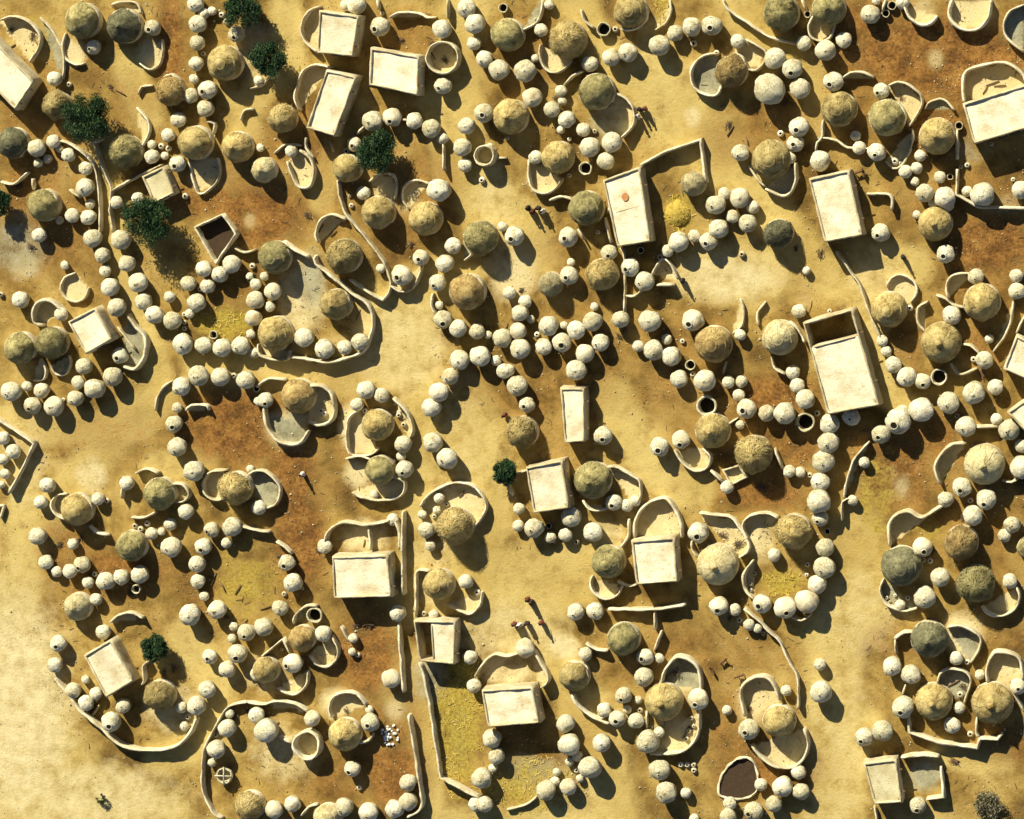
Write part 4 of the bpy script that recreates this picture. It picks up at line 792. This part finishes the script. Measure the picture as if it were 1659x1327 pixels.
# yellow straw heap
V, F = lathe([(1.2, 0), (1.1, .25), (.8, .5), (.4, .66), (.1, .7)], 28, .3, 4, True, .2)
for _ in range(1300):
    a, q = rn.uniform(0, 6.28), math.sqrt(rn.random())*1.25; zz = .72*(1-(q/1.35)**2)+rn.uniform(-.02, .07); b2 = rn.uniform(0, 6.28)
    d = Vector((math.cos(b2), math.sin(b2), rn.uniform(-.2, .2)))*rn.uniform(.06, .16); s = Vector((-math.sin(b2), math.cos(b2), 0))*.014; p = Vector((math.cos(a)*q, math.sin(a)*q, zz))
    o = len(V); V += [tuple(p-d-s), tuple(p+d-s), tuple(p+d+s), tuple(p-d+s)]; F.append((o, o+1, o+2, o+3))
o = link('straw_heap', mesh('straw_heap', V, F, M['bits'], False)); o.location = at(1098, 345); tag(o, "bright yellow straw heap in the yard right of the rust-stained roof", 'straw heap')
# poles and timbers lying in the yards
logs = [(148,1150,60,14),(60,72,120,16),(20,75,30,8),(195,150,150,14),(540,378,45,9),(640,145,30,10),(520,370,60,10),(590,880,80,8),(1400,700,10,8),(1608,135,20,14),(1620,139,5,12),(1596,146,60,9),(1545,1107,30,14),(1110,1190,60,10),(1085,1093,40,10),(345,940,70,18),(360,950,120,14),(385,955,60,12),(445,1175,40,12),(700,88,120,12),(1210,228,110,10),(1183,212,60,12),(1340,60,30,10),(580,510,70,12),(1548,1233,2,8),(430,985,20,12),(395,1010,50,12),(748,800,50,9),(820,530,70,9),(180,560,130,16)]
for (x, y, a, L), l in zip(logs, places([(q[0], q[1]) for q in logs])):
    p = at(x, y, .1); d = Vector((math.cos(math.radians(a)), math.sin(math.radians(a)), .02)); hl_ = L/PXM*.8
    V, F = [], []
    tube(V, F, -d*hl_, Vector((.04, .03, .03)), .055, .07, 8); tube(V, F, Vector((.04, .03, .03)), d*hl_, .07, .045, 8); F += [tuple(range(7, -1, -1)), tuple(range(len(V)-8, len(V)))]
    o = link('timber_pole', mesh('timber_pole', V, F, M['wood'])); o.location = p; tag(o, "brown pole on the ground, %s" % l, 'pole', 'poles lying in the yards')
# small brushwood piles
BW = []
for q in range(5):
    V, F = [], []
    for k in range(22):
        a = rn.gauss(q, .5); L = rn.uniform(.2, .55); c = Vector((rn.gauss(0, .16), rn.gauss(0, .16), rn.uniform(.03, .28))); d = Vector((math.cos(a), math.sin(a), rn.uniform(-.25, .25)))*L
        tube(V, F, c-d, c+d, rn.uniform(.018, .04), .012, 5)
    BW.append(mesh('brushwood', V, F, M['wood'] if q % 2 else M['bark']))
bwp = [(18,48),(52,60),(178,140),(700,70),(650,66),(722,98),(985,97),(901,160),(905,212),(845,470),(852,500),(836,520),(1004,545),(1012,533),(1272,166),(1180,202),(1460,160),(1508,197),(1546,203),(1290,402),(1302,440),(1592,603),(1560,838),(1602,925),(1510,892),(1300,862),(1172,868),(1195,882),(1182,1002),(1118,1182),(1098,1092),(1214,1150),(1560,1112),(130,872),(97,882),(212,962),(226,942),(340,967),(366,1000),(452,902),(516,892),(575,1012),(600,1012),(382,1160),(402,1152),(562,1152),(590,1162),(266,1092),(281,1082),(500,350),(665,395),(1330,410),(1480,235),(1395,560),(30,300),(50,400),(1545,1232),(1110,610),(1235,790)]
for k, ((x, y), l) in enumerate(zip(bwp, places(bwp))):
    o = link('brushwood_pile', BW[k % 5]); p = at(x, y, .1); p.z = 0; o.location = p; q = rn.uniform(.6, 1.05); o.scale = (q, q, q); o.rotation_euler = (0, 0, rn.uniform(0, 6))
    tag(o, "small dark pile of brushwood, %s" % l, 'brushwood', 'brushwood piles in the yards')
# the ring with crossed poles
p = at(363, 1257, 1.0); p.z = 0
t = empty('pole_ring', p); b = link('body', GO[1], t); b.scale = (.85, .85, .85)
for nm, a, (V, F) in (('cross_pole', 0, ([], [])), ('cross_pole', 1.57, ([], []))):
    tube(V, F, Vector((-.98, 0, 1.1+a*.05)), Vector((.98, 0, 1.1+a*.05)), .075, .065, 8); F += [tuple(range(7, -1, -1)), tuple(range(8, 16))]
    c = link(nm, mesh('cross_pole', V, F, M['pot']), t); c.rotation_euler = (0, 0, a)
tag(t, "round clay ring with two pale crossed poles, alone in the bottom left yard", 'ring frame')
# shaded pit floor
# ---------------------------------------------------------------- people and goats
def skin_mesh(name, verts, edges, radii, mat, lv=1):
    me = bpy.data.meshes.new(name); me.from_pydata(verts, edges, []); o = bpy.data.objects.new(name, me); COL.objects.link(o)
    sm = o.modifiers.new('s', 'SKIN'); me.skin_vertices[0].data[0].use_root = True
    for k, r in enumerate(radii): me.skin_vertices[0].data[k].radius = (r, r) if not isinstance(r, tuple) else r
    ss = o.modifiers.new('ss', 'SUBSURF'); ss.levels = ss.render_levels = lv
    dg = bpy.context.evaluated_depsgraph_get(); out = bpy.data.meshes.new_from_object(o.evaluated_get(dg))
    bpy.data.objects.remove(o); out.name = name; out.materials.clear(); out.materials.append(mat)
    out.polygons.foreach_set('use_smooth', [True]*len(out.polygons)); return out
def person_body(stride):
    v, e, r = [], [], []
    def add(p, rad, par=None):
        v.append(p); r.append(rad)
        if par is not None: e.append((par, len(v)-1))
        return len(v)-1
    hip = add((0, 0, .92), (.14, .11)); ch = add((0, .01, 1.25), (.15, .11), hip); nb = add((0, .01, 1.42), .075, ch); nk = add((0, 0, 1.49), .05, nb)
    h1 = add((0, -.01, 1.57), (.07, .085), nk); h2 = add((0, -.015, 1.66), (.075, .09), h1); add((0, -.005, 1.73), (.05, .06), h2); 
    nose = add((0, -.115, 1.61), .012, h1)
    for s in (-1, 1):
        add((s*.085, 0, 1.62), .012, h1)
        k = s*stride
        th = add((s*.09, 0, .82), .085, hip); kn = add((s*.095, -.02-k*.12, .48), .058, th); an = add((s*.10, k*-.18+(.04 if k < 0 else 0), .09), .036, kn); add((s*.105, k*-.18-.14, .03), .035, an)
        sh = add((s*.19, .01, 1.38), .055, nb); el = add((s*.25, .02+k*.08, 1.10), .042, sh); wr = add((s*.26, -.05+k*.16, .86), .027, el); pm = add((s*.26, -.06+k*.17, .79), (.016, .034), wr)
        for f in range(4):
            yy = -.095+k*.17+f*.021; f1 = add((s*.262, yy, .74+.004*abs(f-1.5)), .009, pm); add((s*.255, yy-.004, .70+.008*abs(f-1.3)), .008, f1)
        add((s*.25, -.105+k*.17, .785), .010, pm)
    return skin_mesh('person_body', v, e, r, M['skin'], 1)
PB = [person_body(.2), person_body(1.0)]
HAIR = mesh('hair', *lathe([(.088, 1.63), (.098, 1.68), (.085, 1.74), (.05, 1.775), (.02, 1.785)], 14, .1, 1), M['hair'])
for v in HAIR.vertices: v.co.y = v.co.y*1.15+.01
ROBE = {}
for k in ('red', 'dark', 'white'):
    V, F = lathe([(.30, .30), (.27, .55), (.22, .9), (.185, 1.05), (.20, 1.25), (.19, 1.37), (.10, 1.44), (.07, 1.455)], 24, .2, 3, False, .05)
    V = [(x, y*.78+.005, z) for x, y, z in V]; ROBE[k] = mesh('robe', V, F, M['cloth_'+k])
for i, (x, y, c, lab) in enumerate(PEOPLE):
    p = at(x, y, 1.4); p.z = 0.02; t = empty('person', p, rng.uniform(0, 6.28), (1.02,)*3)
    link('body', PB[i % 2], t); link('hair', HAIR, t); link('robe', ROBE[c], t)
    tag(t, lab, 'person', 'people out in the lanes')
gv, ge, gr_ = [], [], []
def ga(p, rad, par=None):
    gv.append(p); gr_.append(rad)
    if par is not None: ge.append((par, len(gv)-1))
    return len(gv)-1
hp = ga((-.28, 0, .52), (.12, .13)); bl = ga((0, 0, .48), (.13, .15), hp); cs_ = ga((.26, 0, .50), (.12, .14), bl); n1 = ga((.42, 0, .66), .07, cs_); hd = ga((.52, 0, .78), .06, n1); mz = ga((.66, 0, .72), .035, hd)
ga((-.42, 0, .62), .02, hp)
for s in (-1, 1):
    a = ga((.27, s*.09, .34), .045, cs_); b_ = ga((.28, s*.09, .18), .026, a); ga((.27, s*.09, .01), .02, b_)
    a = ga((-.24, s*.09, .36), .06, hp); b_ = ga((-.36, s*.09, .20), .028, a); ga((-.33, s*.09, .01), .02, b_)
    ga((.50, s*.12, .80), .016, hd)
GM = skin_mesh('goat_body', gv, ge, gr_, M['goat'], 1)
V, F = [], []
for s in (-1, 1): tube(V, F, Vector((.50, s*.03, .82)), Vector((.42, s*.06, .96)), .016, .006, 6)
HM = mesh('horns', V, F, M['hair'])
for x, y, a, lab in GOATS:
    p = at(x, y, .5); p.z = .02; t = empty('goat', p, math.radians(a)); link('body', GM, t); link('horns', HM, t); tag(t, lab, 'goat', 'goats standing about')
